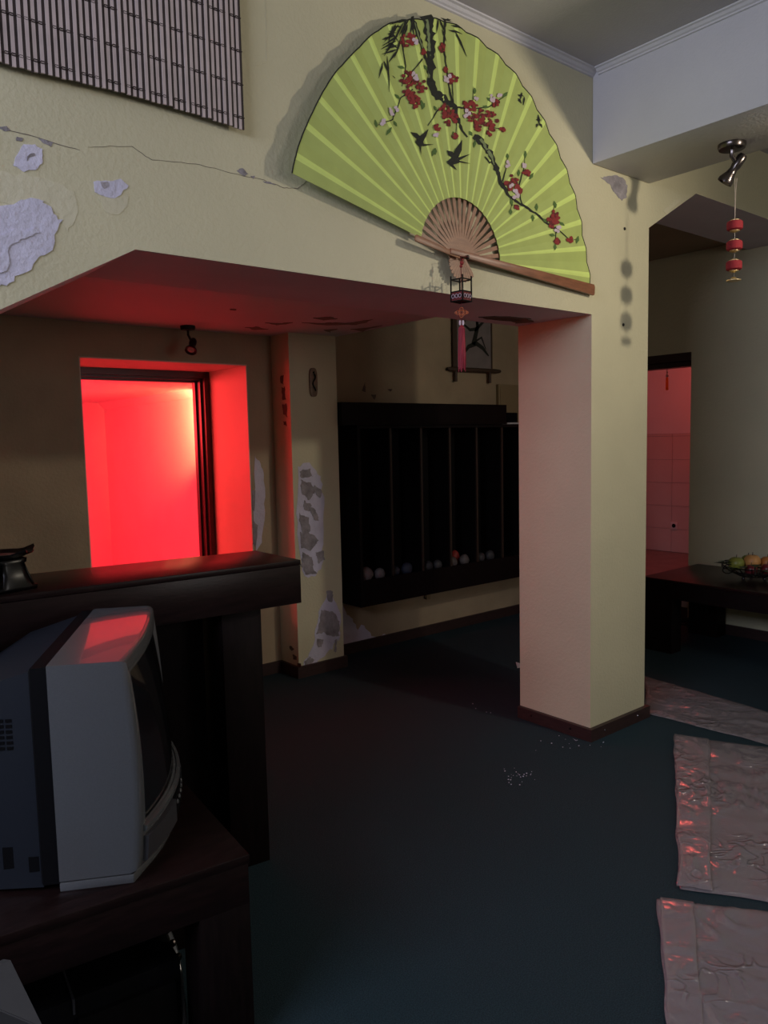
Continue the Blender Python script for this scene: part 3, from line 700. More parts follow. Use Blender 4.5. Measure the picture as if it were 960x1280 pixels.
for i in range(4):
    a, b = Vector(cs[i]), Vector(cs[(i+1) % 4]); 
    P = [lw(*a, zl0+.004), lw(*b, zl0+.004), lw(*b, -.005), lw(*a, -.005)]
    n_ = Vector((a.y-b.y, b.x-a.x, 0)).normalized()
    pn = MB().extrude(P, n_*.0015).build('panel', REDD, ln)
    out = -n_ if (Vector((a.x+b.x, a.y+b.y, 0))).dot(n_) < 0 else n_
    mk = MB(); c_ = (a+b)/2
    ex = (b-a).normalized()
    for q in range(3):
        cx = c_+ex*(q-1)*.016
        mk.tube([Vector(lw(cx.x, cx.y, -.021))+Vector((ex.x, ex.y, 0))*math.cos(t*.7)*.0065+Vector((0, 0, math.sin(t*.7)*.0075))+out*.0025 for t in range(9)], .0011, 5, closed=True)
    mk.build('pattern', PINKI, pn)
MB().tube([lw(0, 0, zl1+.08), lw(0, .0, 0)], .0014, 6).build('cord', REDD, ln)
RV = FP0+FN*.034
MB().tube([tuple(RV), (LP.x, LP.y, LP.z+.13), (LP.x, LP.y, LP.z+.045)], .0013, 6).build('cord', REDD, ln)
MB().ball(lw(.001, -.004, .105), .008).ball(lw(-.003, -.004, .092), .006).ball(lw(.006, -.004, .118), .004).build('bead', REDI, ln)
kn = MB()
zk = -.080
fdir = Vector((.774, -.633, 0))
for (ox, oz, r_) in ((0, 0, .011), (-.013, 0, .008), (.013, 0, .008), (0, .012, .007), (0, -.012, .007), (-.021, -.001, .0045), (.021, -.001, .0045)):
    kn.tube([Vector(lw(0, 0, zk+oz))+fdir*ox+(fdir*math.cos(t*.785)+Vector((0, 0, 1))*math.sin(t*.785))*r_ for t in range(8)], .0017, 5, closed=True)
kn.build('knot', mat('orange cord', (.42, .10, .03), .6), ln)
MB().tube([lw(0, 0, zl0), lw(0, 0, -.125)], .0012, 5).build('cord', REDD, ln)
for sx in (-.006, .006):
    q = Vector(lw(0, 0, -.128))+fdir*sx; MB().lathe([(.003, 0), (.0042, .006), (.0042, .012), (.003, .018)], q, (0, 0, 1), 8).build('bead', PINKI, ln)
ts = MB(); ts.lathe([(.004, 0), (.010, -.008), (.013, -.05), (.0145, -.12), (.012, -.165), (.006, -.168)], lw(0, 0, -.128), (0, 0, 1), 14)
for k in range(14):
    q = 2*math.pi*k/14; ts.tube([lw(.011*math.cos(q), .011*math.sin(q), -.14), lw(.0145*math.cos(q), .0145*math.sin(q), -.25), lw(.013*math.cos(q+.2), .013*math.sin(q+.2), -.293-.006*(k % 3))], .0018, 4)
ts.build('tassel', TASSEL, ln)

# ------------------------------------------------------------------ spot lamps
def spot(name, base, head_a, head_b, r0, label, m, head_r):
    o = empty(name, tuple(base), label, 'lamp'); b = Vector(base)
    MB().lathe([(r0, 0), (r0, -.012), (r0*.92, -.022), (r0*.4, -.026)], b, (0, 0, 1), 24).build('base', m, o, smooth=True)
    a, e = Vector(head_a), Vector(head_b); mid = a.lerp(e, .35)
    MB().tube([b+Vector((0, 0, -.02)), b+Vector((0, 0, -.05)), mid], [r0*.17]*3, 8).build('stem', m, o, smooth=True)
    L_ = (e-a).length
    hd = MB().lathe([(head_r*.45, 0), (head_r*.62, .012), (head_r*.62, L_*.40), (head_r*.5, L_*.52), (head_r*.62, L_*.68), (head_r, L_*.90), (head_r*.98, L_), (head_r*.80, L_*.985), (head_r*.5, L_*.9)], a, (e-a), 20)
    h = hd.build('lamp_head', m, o, smooth=True)
    MB().lathe([(head_r*.72, 0), (head_r*.6, .004), (.001, .008)], a.lerp(e, .88), e-a, 14).build('bulb', mat('clear bulb glass', (.35, .33, .31), .1), h)
    return o
SB = at(915, 180, 2, 2.743)
cr = _r
ha = Vector((SB.x, SB.y, 2.743)) + Vector((.774, -.633, 0))*.052+Vector((0, 0, -.045)); hb = Vector((SB.x, SB.y, 2.743)) + Vector((.774, -.633, 0))*-.026+Vector((.034, .022, -.150))
spot('spot_lamp', (SB.x, SB.y, 2.743), ha, hb, .058, 'dark chrome spot lamp under the white ceiling beam', CHROME, .034)
B2 = Vector((1.985, 4.14, ZA))
spot('spot_lamp', tuple(B2), B2+Vector((.03, -.005, -.075)), B2+Vector((-.01, -.045, -.145)), .042, 'small black spot lamp on the alcove ceiling above the red window', BLKMET, .034)

# ------------------------------------------------------------------ drum bead ornament hanging from the spot lamp
OX, OY = 3.385, 1.688
def oz(py): return at(917, py, 1, OY).z
od = empty('drum_ornament', (OX, OY, oz(283)), 'hanging string of three red drums with gold caps under the beam', 'ornament')
zs = [oz(y) for y in (281.7, 306.8, 332)]; ze = oz(350)
cd_ = MB(); z0 = oz(221); z1 = zs[0]+.02
cd_.tube([(OX-.008, OY, z0), (OX-.003, OY, z1+.12), (OX, OY, z1)], .0011, 5); cd_.tube([(OX+.012, OY, z0), (OX+.004, OY, z1+.12), (OX, OY, z1)], .0011, 5)
cd_.build('cord', CORDM, od)
MB().tube([(OX, OY, z1), (OX, OY, ze)], .0016, 6).build('cord', BLKMET, od)
for z in zs:
    MB().lathe([(.026, -.020), (.0325, -.015), (.0335, 0), (.0325, .015), (.026, .020)], (OX, OY, z), n=20).build('drum', REDV, od, smooth=True)
    for sgn in (-1, 1): MB().lathe([(.020, sgn*.0185), (.021, sgn*.023), (.012, sgn*.027), (.004, sgn*.030)], (OX, OY, z), n=16).build('cap', GOLD, od, smooth=True)
MB().lathe([(.030, -.004), (.031, 0), (.014, .004), (.010, .010), (.004, .013)], (OX, OY, ze), n=18).build('bell', GOLD, od, smooth=True)

# ornament in the washroom doorway
def translucent(name, col):
    m = bpy.data.materials.new(name); m.use_nodes = True; nt = m.node_tree
    b = nt.nodes['Principled BSDF']; b.inputs['Base Color'].default_value = (*col, 1); o_ = nt.nodes['Material Output']
    t = nt.nodes.new('ShaderNodeBsdfTranslucent'); t.inputs[0].default_value = (*col, 1); x = nt.nodes.new('ShaderNodeMixShader'); x.inputs[0].default_value = .7
    nt.links.new(b.outputs[0], x.inputs[1]); nt.links.new(t.outputs[0], x.inputs[2]); nt.links.new(x.outputs[0], o_.inputs[0])
    return m
P = at(834, 461, 0, XR+.17); wo = empty('door_ornament', tuple(P), 'tiny gold hanging ornament in the washroom doorway', 'ornament')
MB().box(P.x-.005, P.x+.005, P.y-.04, P.y+.04, P.z-.004, P.z+.006).build('bar', translucent('milky plastic', (.95, .92, .85)), wo)
MB().tube([P, P+Vector((0, 0, -.06))], .004, 6).ball(P+Vector((0, 0, -.055)), .012).ball(P+Vector((0, 0, -.03)), .007).build('chain', WPLAS, wo)
MB().lathe([(.005, 0), (.010, -.01), (.012, -.10), (.004, -.105)], P+Vector((0, 0, -.065)), n=8).build('tassel', translucent('orange silk', (.9, .45, .12)), wo)

# ------------------------------------------------------------------ carved plaque on the pilaster, hanging scroll, panel
q0 = at(391, 478, 1, PY)
cp = empty('carved_plaque', tuple(q0), 'slim brown carved plaque hung high on the pilaster', 'plaque')
out = []
for k in range(28):
    a = 2*math.pi*k/28; ca, sa = math.cos(a), math.sin(a)
    out.append((q0.x+.030*math.copysign(abs(ca)**.55, ca), PY-.001, q0.z+.090*math.copysign(abs(sa)**.7, sa)))
MB().extrude(out, (0, -.010, 0)).build('board', mat('tan carved wood', (.20, .13, .075), .5, noise_scale=30, noise_amt=.25), cp, bevel=.002)
cv = MB()
cv.tube([(q0.x+.010*math.sin(k*.8), PY-.016, q0.z+.055-.011*k) for k in range(11)], [.003+.002*abs(math.sin(k*1.3)) for k in range(11)], 6)
cv.ball((q0.x, PY-.014, q0.z+.062), .006)
cv.build('carving', BLKMET, cp)

sx0, sx1, sz0, sz1 = 4.232, 4.664, 2.035, 2.78
sc = empty('hanging_scroll', (4.45, YK-.02, sz0), 'grey hanging scroll with dark brushwork on the back wall', 'scroll')
MB().box(sx0, sx1, YK-.022, YK-.017, sz0, sz1).build('paper', SCROLLP, sc)
MB().box(sx0-.004, sx0+.042, YK-.026, YK-.016, sz0, sz1).build('side_border', SCROLLD, sc)
MB().box(sx1-.010, sx1+.004, YK-.026, YK-.016, sz0, sz1).build('side_border', SCROLLD, sc)
MB().tube([(4.165, YK-.028, sz0-.008), (4.20, YK-.028, sz0-.01), (4.70, YK-.028, sz0-.008), (4.755, YK-.028, sz0-.006)], [.010, .018, .018, .012], 12).build('roller', SCROLLD, sc, smooth=True)
for x in (4.25, 4.63): MB().tube([(x, YK-.028, sz0-.02), (x, YK-.028, 1.932)], .014, 10).build('peg', SCROLLD, sc, smooth=True)
MB().tube([(sx0-.02, YK-.025, sz1), (sx1+.02, YK-.025, sz1)], .012, 10).build('top_rod', SCROLLD, sc)
bs = MB()
def bstroke(pts, ws):
    P_ = [Vector((sx0+.06+(sx1-sx0-.08)*u, YK-.0235, sz0+v)) for u, v in pts]
    n = len(P_); A, B = [], []
    for i in range(n):
        d = (P_[min(i+1, n-1)]-P_[max(0, i-1)]).normalized(); nn = Vector((-d.z, 0, d.x))
        A.append(P_[i]+nn*ws[i]); B.append(P_[i]-nn*ws[i])
    for i in range(n-1): bs.add([A[i], A[i+1], B[i+1], B[i]], [(0, 1, 2, 3)])
for pts, ws in [([(.12, .10), (.3, .17), (.55, .20), (.75, .17), (.95, .11)], [.006, .016, .02, .016, .006]), ([(.45, .19), (.52, .25), (.60, .33), (.58, .40)], [.02, .022, .018, .008]), ([(.15, .34), (.35, .30), (.55, .31), (.78, .37), (.9, .43)], [.006, .012, .014, .010, .004]), ([(.2, .36), (.28, .41), (.40, .40)], [.006, .014, .006]), ([(.58, .35), (.62, .45), (.55, .55), (.60, .66)], [.012, .016, .014, .006]), ([(.3, .5), (.5, .52), (.8, .5)], [.006, .012, .005]), ([(.55, .22), (.72, .25), (.86, .16)], [.008, .010, .004])]:
    bstroke(pts, ws)
bs.build('brushwork', INK, sc)
pp = at(631, 492, 1, YK)
wp = empty('wall_panel', (4.88, YK, 1.80), 'flat tan box panel on the back wall right of the scroll', 'panel')
MB().box(4.735, 5.05, YK-.03, YK, 1.60, 1.925).build('cover', PANELT, wp, bevel=.004)
MB().box(4.75, 5.035, YK-.034, YK-.03, 1.615, 1.91).build('door', PANELT, wp)

# ------------------------------------------------------------------ black shelf cabinet on the back wall
CX0, CX1, CY0, CY1 = 3.112, 5.36, 4.058, YK
CZ0, CZ1 = .378, 1.598
cb = empty('shelf_cabinet', (3.112, CY1, CZ0), 'long black open shelf cabinet with tall dividers on the back wall', 'cabinet')
MB().box(CX0, CX1, CY1-.014, CY1-.004, CZ0, CZ1).build('back_panel', BLACKW, cb)
MB().box(CX0, CX0+.024, CY0, CY1-.014, CZ0, CZ1).build('side_panel', BLACKW, cb)
MB().box(CX1-.024, CX1, CY0, CY1-.014, CZ0, CZ1).build('side_panel', BLACKW, cb)
MB().box(CX0+.024, CX1-.024, CY0+.02, CY1-.014, CZ0, CZ0+.022).build('bottom_panel', BLACKW, cb)
MB().box(CX0+.024, CX1-.024, CY0+.002, CY0+.020, CZ0, CZ0+.178).build('plinth_board', WOODV, cb)
MB().box(CX0+.024, CX1-.024, CY0+.02, CY1-.014, CZ0+.13, CZ0+.150).build('shelf', BLACKW, cb)
MB().box(CX0+.024, CX1-.024, CY0, CY1-.014, CZ1-.022, CZ1).build('top_panel', BLACKW, cb)
for k in range(1, 8):
    x = CX0+.012+k*.2815
    MB().box(x-.009, x+.009, CY0+.021, CY1-.014, CZ0+.150, CZ1-.022).build('divider', BLACKW, cb)
    MB().box(x-.009, x+.009, CY0+.008, CY0+.021, CZ0+.179, CZ1-.022).build('divider', mat('divider edge wood', (.030, .017, .011), .5), cb)
MB().box(2.972, 4.545, 4.03, CY1-.014, CZ1+.001, 1.746).build('valance', WOODV, cb)
for x in (3.15, 3.43):
    MB().box(x, x+.03, CY1-.02, CY1-.014, 1.40, 1.41).build('shelf_pin', CHROME, cb)
# pebbles lying on the cabinet shelf
pb = [(3.21, 2, .055, 'pale slanted oval pebble at the left end of the black cabinet'), (3.335, 2, .045, 'pale grey pebble just left of the first divider in the black cabinet'), (3.47, 1, .043, 'flat dark blue pebble on the left in the second cabinet bay'), (3.585, 1, .048, 'rounder dark blue pebble on the right in the second cabinet bay'), (3.79, 4, .042, 'dark pebble on the left in the third cabinet bay'), (3.885, 4, .040, 'dark pebble on the right in the third cabinet bay'), (4.04, 0, .044, 'grey pebble in front of the red pebble in the fourth cabinet bay'), (4.165, 0, .046, 'grey pebble on the right in the fourth cabinet bay'), (4.345, 4, .043, 'dark pebble on the left in the fifth cabinet bay'), (4.45, 4, .046, 'dark pebble on the right in the fifth cabinet bay')]
zsf = CZ0+.150
def pebble(i, x, y, r_, sq, m, lab):
    o = MB().ball((0, 0, 0), r_, 14, 9, sq).build('pebble', m, smooth=True)
    for v in o.data.vertices: v.co *= 1-.16*abs(noise.noise(v.co*18+Vector((i, 0, 0))))
    zmin = min(v.co.z for v in o.data.vertices); o.location = (x, y, zsf-zmin+.0005)
    tag(o, lab, 'pebble', 'pebbles in the shelf cabinet')
for i, (x, mi, r_, lab) in enumerate(pb):
    pebble(i, x, CY0+.072, r_, (1.15 if i == 0 else 1.0, .8, 1.0), PEB[mi], lab)
pebble(20, 4.055, CY0+.165, .062, (1.0, .72, 1.15), PEB[3], 'larger bright red pebble standing behind the grey ones in the cabinet')
pebble(21, 4.155, CY0+.165, .048, (.85, .8, 1.2), PEB[3], 'smaller red pebble right of the bright red one in the cabinet')
# little speaker on the cabinet's right end
sp = empty('small_speaker', (4.68, 4.16, CZ1), 'tiny black box on a white pad on the right end of the black cabinet', 'box')
MB().box(4.61, 4.78, 4.08, 4.24, CZ1+.001, CZ1+.014).build('pad', PAPER, sp)
MB().box(4.635, 4.755, 4.10, 4.22, CZ1+.014, CZ1+.092).build('case', BLACKP, sp, bevel=.006)
MB().lathe([(.02, 0), (.025, .012), (.01, .018)], (4.636, 4.16, CZ1+.053), (-1, 0, 0), 10).build('knob', BLACKP, sp)
# junction box under the cabinet
q1 = at(534, 744, 1, YK)
jb = empty('junction_box', tuple(q1), 'tiny socket box with cable below the black cabinet', 'socket')
MB().box(q1.x-.02, q1.x+.02, YK-.014, YK, q1.z-.03, q1.z+.03).build('cover', PANELT, jb)
MB().tube([(q1.x-.035, YK-.006, q1.z+.06), (q1.x-.035, YK-.006, q1.z-.02), (q1.x-.02, YK-.01, q1.z-.02)], .004, 6).build('cable', BLACKP, jb)

# ------------------------------------------------------------------ bar counter
bc = empty('bar_counter', (1.3, 2.45, 0), 'dark wooden bar counter with thick top in the wide opening', 'counter')
q = [(1.495, 2.298), (1.507, 2.633), (.345, 2.762), (.345, 2.372)]
MB().prism(q, 1.062, 1.08).build('top_board', WOOD, bc, bevel=.0015)
q2 = [(1.494, 2.300), (1.505, 2.631), (.345, 2.760), (.345, 2.374)]
MB().prism(q2, .925, 1.0605).build('apron', WOOD, bc, bevel=.001)
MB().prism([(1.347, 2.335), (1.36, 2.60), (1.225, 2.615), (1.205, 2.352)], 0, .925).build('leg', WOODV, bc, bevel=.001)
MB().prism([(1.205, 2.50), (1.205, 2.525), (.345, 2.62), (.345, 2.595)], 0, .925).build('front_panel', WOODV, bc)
# oil burner
OB = Vector((.565, 2.475, 1.08))
ob = empty('oil_burner', tuple(OB), 'black glazed ceramic oil burner at the left end of the bar', 'oil burner')
bd = MB(); H = [(0, .068), (.012, .070), (.045, .058), (.080, .048), (.094, .050)]
ringsv = []
for h, r_ in H:
    ring = []
    for k in range(32):
        a = 2*math.pi*k/32; e_ = 1/max(abs(math.cos(a)), abs(math.sin(a)))**.75
        aa = a+math.radians(18); ring.append(OB+Vector((r_*e_*math.cos(aa), r_*e_*math.sin(aa), h)))
    ringsv.append(ring)
n = 32
for i in range(len(H)-1):
    for k in range(n):
        if i in (1, 2) and (k % 8) in (3, 4): continue
        bd.add([ringsv[i][k], ringsv[i][(k+1) % n], ringsv[i+1][(k+1) % n], ringsv[i+1][k]], [(0, 1, 2, 3)])
bo = bd.build('body', BLACKC, ob, smooth=True); so = bo.modifiers.new('thickness', 'SOLIDIFY'); so.thickness = .006
dv = MB(); rings_ = []
for (rr, h, lift) in ((.03, .092, 0), (.055, .098, 0), (.082, .108, .012), (.084, .112, .014), (.068, .111, .006), (.045, .102, 0), (.0, .100, 0)):
    ring = []
    for k in range(32):
        a = 2*math.pi*k/32; s4 = max(0, math.cos(4*(a-math.radians(20))))**3
        ring.append(OB+Vector(((rr+.022*s4*(rr > .06))*math.cos(a), (rr+.022*s4*(rr > .06))*math.sin(a), h+lift*s4)))
    rings_.append(ring)
for i in range(len(rings_)-1):
    for k in range(n): dv.add([rings_[i][k], rings_[i][(k+1) % n], rings_[i+1][(k+1) % n], rings_[i+1][k]], [(0, 1, 2, 3)])
dv.build('dish', BLACKC, ob, smooth=True)
MB().lathe([(.042, 0), (.040, .003), (.01, .004)], OB+Vector((0, 0, .1015)), n=18).build('wax', WAXM, ob, smooth=True)
MB().lathe([(.018, .005), (.018, .022), (.004, .024)], OB, n=14).build('tealight', SILVER, ob)

# ------------------------------------------------------------------ television table
tt = empty('tv_table', (.5, 1.9, 0), 'low dark wooden table under the television', 'table')
def trot(u, v, o=(.873, 1.611), a=math.radians(-6.6)):
    """table frame: u to the left along the front edge, v towards the back"""
    c, s_ = math.cos(a), math.sin(a)
    return (o[0]-u*c-v*s_, o[1]-u*s_+v*c)
TZ = .5
def trect(u0, u1, v0, v1): return [trot(u0, v0), trot(u1, v0), trot(u1, v1), trot(u0, v1)]
MB().prism(trect(0, 1.15, 0, .60), TZ-.022, TZ).build('table_top', WOOD, tt, bevel=.0015)
MB().prism(trect(.003, 1.147, .003, .035), TZ-.125, TZ-.0225).build('apron', WOOD, tt, bevel=.001)
MB().prism(trect(.003, 1.147, .565, .597), TZ-.125, TZ-.0225).build('apron', WOOD, tt)
MB().prism(trect(.003, .035, .036, .564), TZ-.125, TZ-.0225).build('apron', WOOD, tt)
for u in (.003, 1.02):
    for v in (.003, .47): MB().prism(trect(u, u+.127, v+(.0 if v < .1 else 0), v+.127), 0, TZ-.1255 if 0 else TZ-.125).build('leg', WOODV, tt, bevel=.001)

# ------------------------------------------------------------------ television
TVN = Vector((.470, 1.752, TZ)); TW = Vector((.476, .8794, 0)); TF = Vector((.8794, -.476, 0))
tv = empty('television', (TVN.x, TVN.y, TZ), 'silver and black box television on the low dark table', 'television')
def tvp(w_, d, z): return TVN+TW*w_+TF*d+Vector((0, 0, z))
TVW, TVH, TVD = .60, .522, .172
def front_d(w_, z):
    u = (w_-TVW/2)/(TVW/2); v = (z-TVH*.5)/(TVH/2)
    b = .016+.060*max(0, min(1, (1-v)*.5))
    return TVD+b*(1-u*u)-.016*v*v+.010
def shell_ring(inset_w, inset_z, dfun, nw=14, nz=10):
    pts = []
    z0, z1, w0, w1 = inset_z, TVH-inset_z, inset_w, TVW-inset_w
    for k in range(nw): pts.append((w0+(w1-w0)*k/nw, z1))
    for k in range(nz): pts.append((w1, z1+(z0-z1)*k/nz))
    for k in range(nw): pts.append((w1+(w0-w1)*k/nw, z0))
    for k in range(nz): pts.append((w0, z0+(z1-z0)*k/nz))
    return pts
def rframe(w0, w1, z0, z1, nw=16, nz=12):
    pts = []
    for k in range(nw): pts.append((w0+(w1-w0)*k/nw, z1))
    for k in range(nz): pts.append((w1, z1+(z0-z1)*k/nz))
    for k in range(nw): pts.append((w1+(w0-w1)*k/nw, z0))
    for k in range(nz): pts.append((w0, z0+(z1-z0)*k/nz))
    return pts
def strip(mb, A, B, mi=0):
    n = len(A)
    for i in range(n): mb.add([A[i], A[(i+1) % n], B[(i+1) % n], B[i]], [(0, 1, 2, 3)], mi)
full = rframe(0, TVW, .026, TVH); c1 = rframe(.003, TVW-.003, .029, TVH-.003); c2 = rframe(.008, TVW-.008, .034, TVH-.008)
scr0 = rframe(.030, TVW-.030, .125, TVH-.034); scr1 = rframe(.036, TVW-.036, .131, TVH-.040)
def rear_d(w_): 
    u = (w_-TVW/2)/(TVW/2); return -.035*(1-u*u)*0+.0
sh = MB()
strip(sh, [tvp(w_, 0, z) for w_, z in full], [tvp(w_, front_d(w_, z)-.016, z) for w_, z in full])
strip(sh, [tvp(w_, front_d(w_, z)-.016, z) for w_, z in full], [tvp(w_, front_d(w_, z)-.006, z) for w_, z in c1])
strip(sh, [tvp(w_, front_d(w_, z)-.006, z) for w_, z in c1], [tvp(w_, front_d(w_, z), z) for w_, z in c2])
strip(sh, [tvp(w_, front_d(w_, z), z) for w_, z in c2], [tvp(w_, front_d(w_, z)-.002, z) for w_, z in scr0])
strip(sh, [tvp(w_, front_d(w_, z)-.002, z) for w_, z in scr0], [tvp(w_, front_d(w_, z)-.014, z) for w_, z in scr1])
strip(sh, [tvp(w_, 0, z) for w_, z in full], [tvp(.02+(w_)*(TVW-.04)/TVW, 0, .04+(z-.026)*.93) for w_, z in full])
sh.build('housing', SILVER, tv, smooth=True, angle=50)
s_ = MB(); nw, nz = 16, 12
G = [[tvp(.032+(TVW-.064)*i/nw, front_d(.032+(TVW-.064)*i/nw, .127+(TVH-.163)*k/nz)-.010, .127+(TVH-.163)*k/nz) for k in range(nz+1)] for i in range(nw+1)]
for i in range(nw):
    for k in range(nz): s_.add([G[i][k], G[i+1][k], G[i+1][k+1], G[i][k+1]], [(0, 1, 2, 3)])
s_.build('screen', SCREEN, tv, smooth=True)
# foot strip under the housing
b_ = MB(); ft = [tvp(.003, -.001, 0), tvp(.003, TVD-.012, 0)]+[tvp(TVW*k/12, front_d(TVW*k/12, 0)-.012, 0) for k in range(1, 12)]+[tvp(TVW-.003, TVD-.012, 0), tvp(TVW-.003, -.001, 0)]
b_.extrude(ft, (0, 0, .022)); b_.build('foot', SILVER, tv, bevel=.003)
MB().extrude([p_+(TVN+TW*.3+TF*.09-p_).normalized()*.004+Vector((0, 0, .0222)) for p_ in ft], (0, 0, .004)).build('seam', BLACKP, tv)
# lower ridge, flap and buttons on the front
def front_band(w0, w1, z0, z1, d0, d1, name, m, n=12):
    mb = MB(); A = []
    for k in range(n+1):
        w_ = w0+(w1-w0)*k/n
        A.append([tvp(w_, front_d(w_, z0)+d0, z0), tvp(w_, front_d(w_, z0)+d1, z0+.003), tvp(w_, front_d(w_, z1)+d1, z1-.003), tvp(w_, front_d(w_, z1)+d0, z1)])
    for k in range(n):
        for j in range(3): mb.add([A[k][j], A[k+1][j], A[k+1][j+1], A[k][j+1]], [(0, 1, 2, 3)])
    for E_ in (A[0], A[-1]): mb.add(E_, [(0, 1, 2, 3)])
    return mb.build(name, m, tv, smooth=True)
front_band(.02, TVW-.02, .112, .128, -.002, .007, 'trim_ridge', SILVER)
fl = front_band(.022, .20, .040, .102, -.004, .010, 'speaker_flap', SILVER2)
front_band(.40, TVW-.022, .040, .102, -.004, .010, 'speaker_flap', SILVER2)
front_band(.215, .385, .044, .098, -.004, .005, 'control_flap', BLACKP)
for k in range(5):
    w_ = .235+k*.032; p_ = tvp(w_, front_d(w_, .076)+.004, .076)
    MB().lathe([(.007, 0), (.006, .004), (.002, .005)], p_, TF, 10).build('button', SILVER, tv)
# black rear: collar then tapering back
co = MB(); r0 = rframe(.004, TVW-.004, .02, TVH-.004); r1 = rframe(.012, TVW-.012, .022, TVH-.012)
strip(co, [tvp(w_, .001, z) for w_, z in r0], [tvp(w_, -.035, z) for w_, z in r0])
strip(co, [tvp(w_, -.035, z) for w_, z in r0], [tvp(w_, -.04, z) for w_, z in r1]); co.build('collar', BLACKP, tv, smooth=True)
rb = MB(); ra = rframe(.012, TVW-.012, .012, TVH-.012); rb1 = rframe(.03, TVW-.03, .012, TVH-.05); rc = rframe(.13, TVW-.13, .012, TVH-.17); rdd = rframe(.15, TVW-.15, .02, TVH-.19)
strip(rb, [tvp(w_, -.036, z) for w_, z in ra], [tvp(w_, -.17, z) for w_, z in rb1]); strip(rb, [tvp(w_, -.17, z) for w_, z in rb1], [tvp(w_, -.37, z) for w_, z in rc]); strip(rb, [tvp(w_, -.37, z) for w_, z in rc], [tvp(w_, -.385, z) for w_, z in rdd])
rb.add([tvp(w_, -.385, z) for w_, z in rdd], [tuple(range(len(rdd)))])
rb.build('rear_shell', BLUEBLK, tv, smooth=True, angle=30)
for r in range(6):
    for c_ in range(6):
        d = -.185+c_*.018; z = .335+r*.0125; fr_ = min(1.12, (-.036-d)/.134); w_ = .012+.018*fr_-.001
        MB().add([tvp(w_-.002+a*.003, d+b*.013, z+e_*.007) for a in (0, 1) for b in (0, 1) for e_ in (0, 1)], [(0, 1, 3, 2), (4, 6, 7, 5), (0, 4, 5, 1), (2, 3, 7, 6), (0, 2, 6, 4), (1, 5, 7, 3)]).build('vent_slot', BLACKP, tv)
for (d, z, dw, dh_) in ((-.12, .06, .05, .05), (-.065, .05, .03, .035)):
    fr_ = (-.036-d)/.134; w_ = .012+.018*fr_
    MB().add([tvp(w_-.003+a*.004, d+b*dw, z+e_*dh_) for a in (0, 1) for b in (0, 1) for e_ in (0, 1)], [(0, 1, 3, 2), (4, 6, 7, 5), (0, 4, 5, 1), (2, 3, 7, 6), (0, 2, 6, 4), (1, 5, 7, 3)]).build('rear_label', BLACKP, tv)

# ------------------------------------------------------------------ things under the table
st = empty('portable_stereo', (.62, 1.95, 0), 'black portable stereo with silver edge on the floor under the low table', 'stereo')
def srect(u0, u1, v0, v1): return trect(u0, u1, v0, v1)
MB().prism(srect(.15, .62, .10, .40), .0, .235).build('body', BLACKP, st, bevel=.01)
MB().prism(srect(.40, .405, .095, .38), .20, .238).build('lid_edge', SILVER2, st)
MB().prism(srect(.17, .395, .085, .10), .02, .19).build('front_panel', BLACKW, st)
cu = MB(); path = []
for k in range(13):
    t = k/12; u, v = .150-.016*math.sin(t*math.pi), .10+.26*t
    x, y = trot(u, v); path.append((x, y, .05+.20*t**.6))
cu.tube(path, [.007+.006*math.sin(k/12*math.pi) for k in range(13)], 8); cu.build('side_trim', SILVER, st, smooth=True)
for k in range(4):
    x, y = trot(.136, .17+k*.045); MB().ball((x, y, .19+.012*k), .010, 8, 6).build('knob', CHROME, st)
MB().prism(srect(.17, .30, .05, .085), .0, .06).build('tape_deck', SILVER2, st, bevel=.004)
gb = empty('grey_board', tuple((*trot(.60, -.06), 0)), 'grey laminated board leaning under the left end of the low table', 'board')
P1, P2 = at(13, 1200, 1, 1.56), at(54, 1284, 1, 1.40)
back = Vector((-.30, .06, 0))
MB().extrude([P1, P2, Vector((P2.x, P2.y, 0)), Vector((P1.x-.12, P1.y+.03, 0)), P1+Vector((-.10, .02, -.02))], Vector((-.010, .012, 0))).build('panel', GREYB, gb)

# ------------------------------------------------------------------ low table at the right wall with fruit basket
lt = empty('low_table', (5.13, 2.3, 0), 'long low dark table against the right wall beneath the fruit', 'table')
LX0, LX1, LY0, LY1, LZ = 4.765, 5.515, 1.45, 2.985, .51
MB().box(LX0, LX1, LY0, LY1, LZ-.022, LZ).build('table_top', WOOD, lt, bevel=.0015)
MB().box(LX0+.003, LX0+.035, LY0+.003, LY1-.003, LZ-.13, LZ-.0225).build('apron', WOODV, lt)
MB().box(LX1-.035, LX1-.003, LY0+.003, LY1-.003, LZ-.13, LZ-.0225).build('apron', WOODV, lt)
MB().box(LX0+.036, LX1-.036, LY1-.035, LY1-.003, LZ-.13, LZ-.0225).build('apron', WOODV, lt)
MB().box(LX0+.036, LX1-.036, LY0+.003, LY0+.035, LZ-.13, LZ-.0225).build('apron', WOODV, lt)
for x in (LX0+.003, LX1-.125):
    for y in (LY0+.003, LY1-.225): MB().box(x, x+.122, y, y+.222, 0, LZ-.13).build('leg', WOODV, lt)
fb_ = at(945, 713, 2, LZ); BC = Vector((fb_.x, fb_.y, LZ))
BC = Vector((5.16, 2.40, LZ))
bk = empty('fruit_basket', tuple(BC), 'black wire basket with leaves on the low table at the right', 'basket')
RB = .19
for a in (.6, 2.7, 4.8): MB().ball((BC.x+.075*math.cos(a), BC.y+.075*math.sin(a), LZ+.012), .012, 8, 6).build('foot', WIRE, bk)
BC = BC+Vector((0, 0, .024))
wr_ = MB()
for (r_, z) in ((.09, .006), (.15, .035), (RB, .07)):
    wr_.tube([BC+Vector((r_*math.cos(k*.2618), r_*1.0*math.sin(k*.2618), z)) for k in range(24)], .004, 6, closed=True)
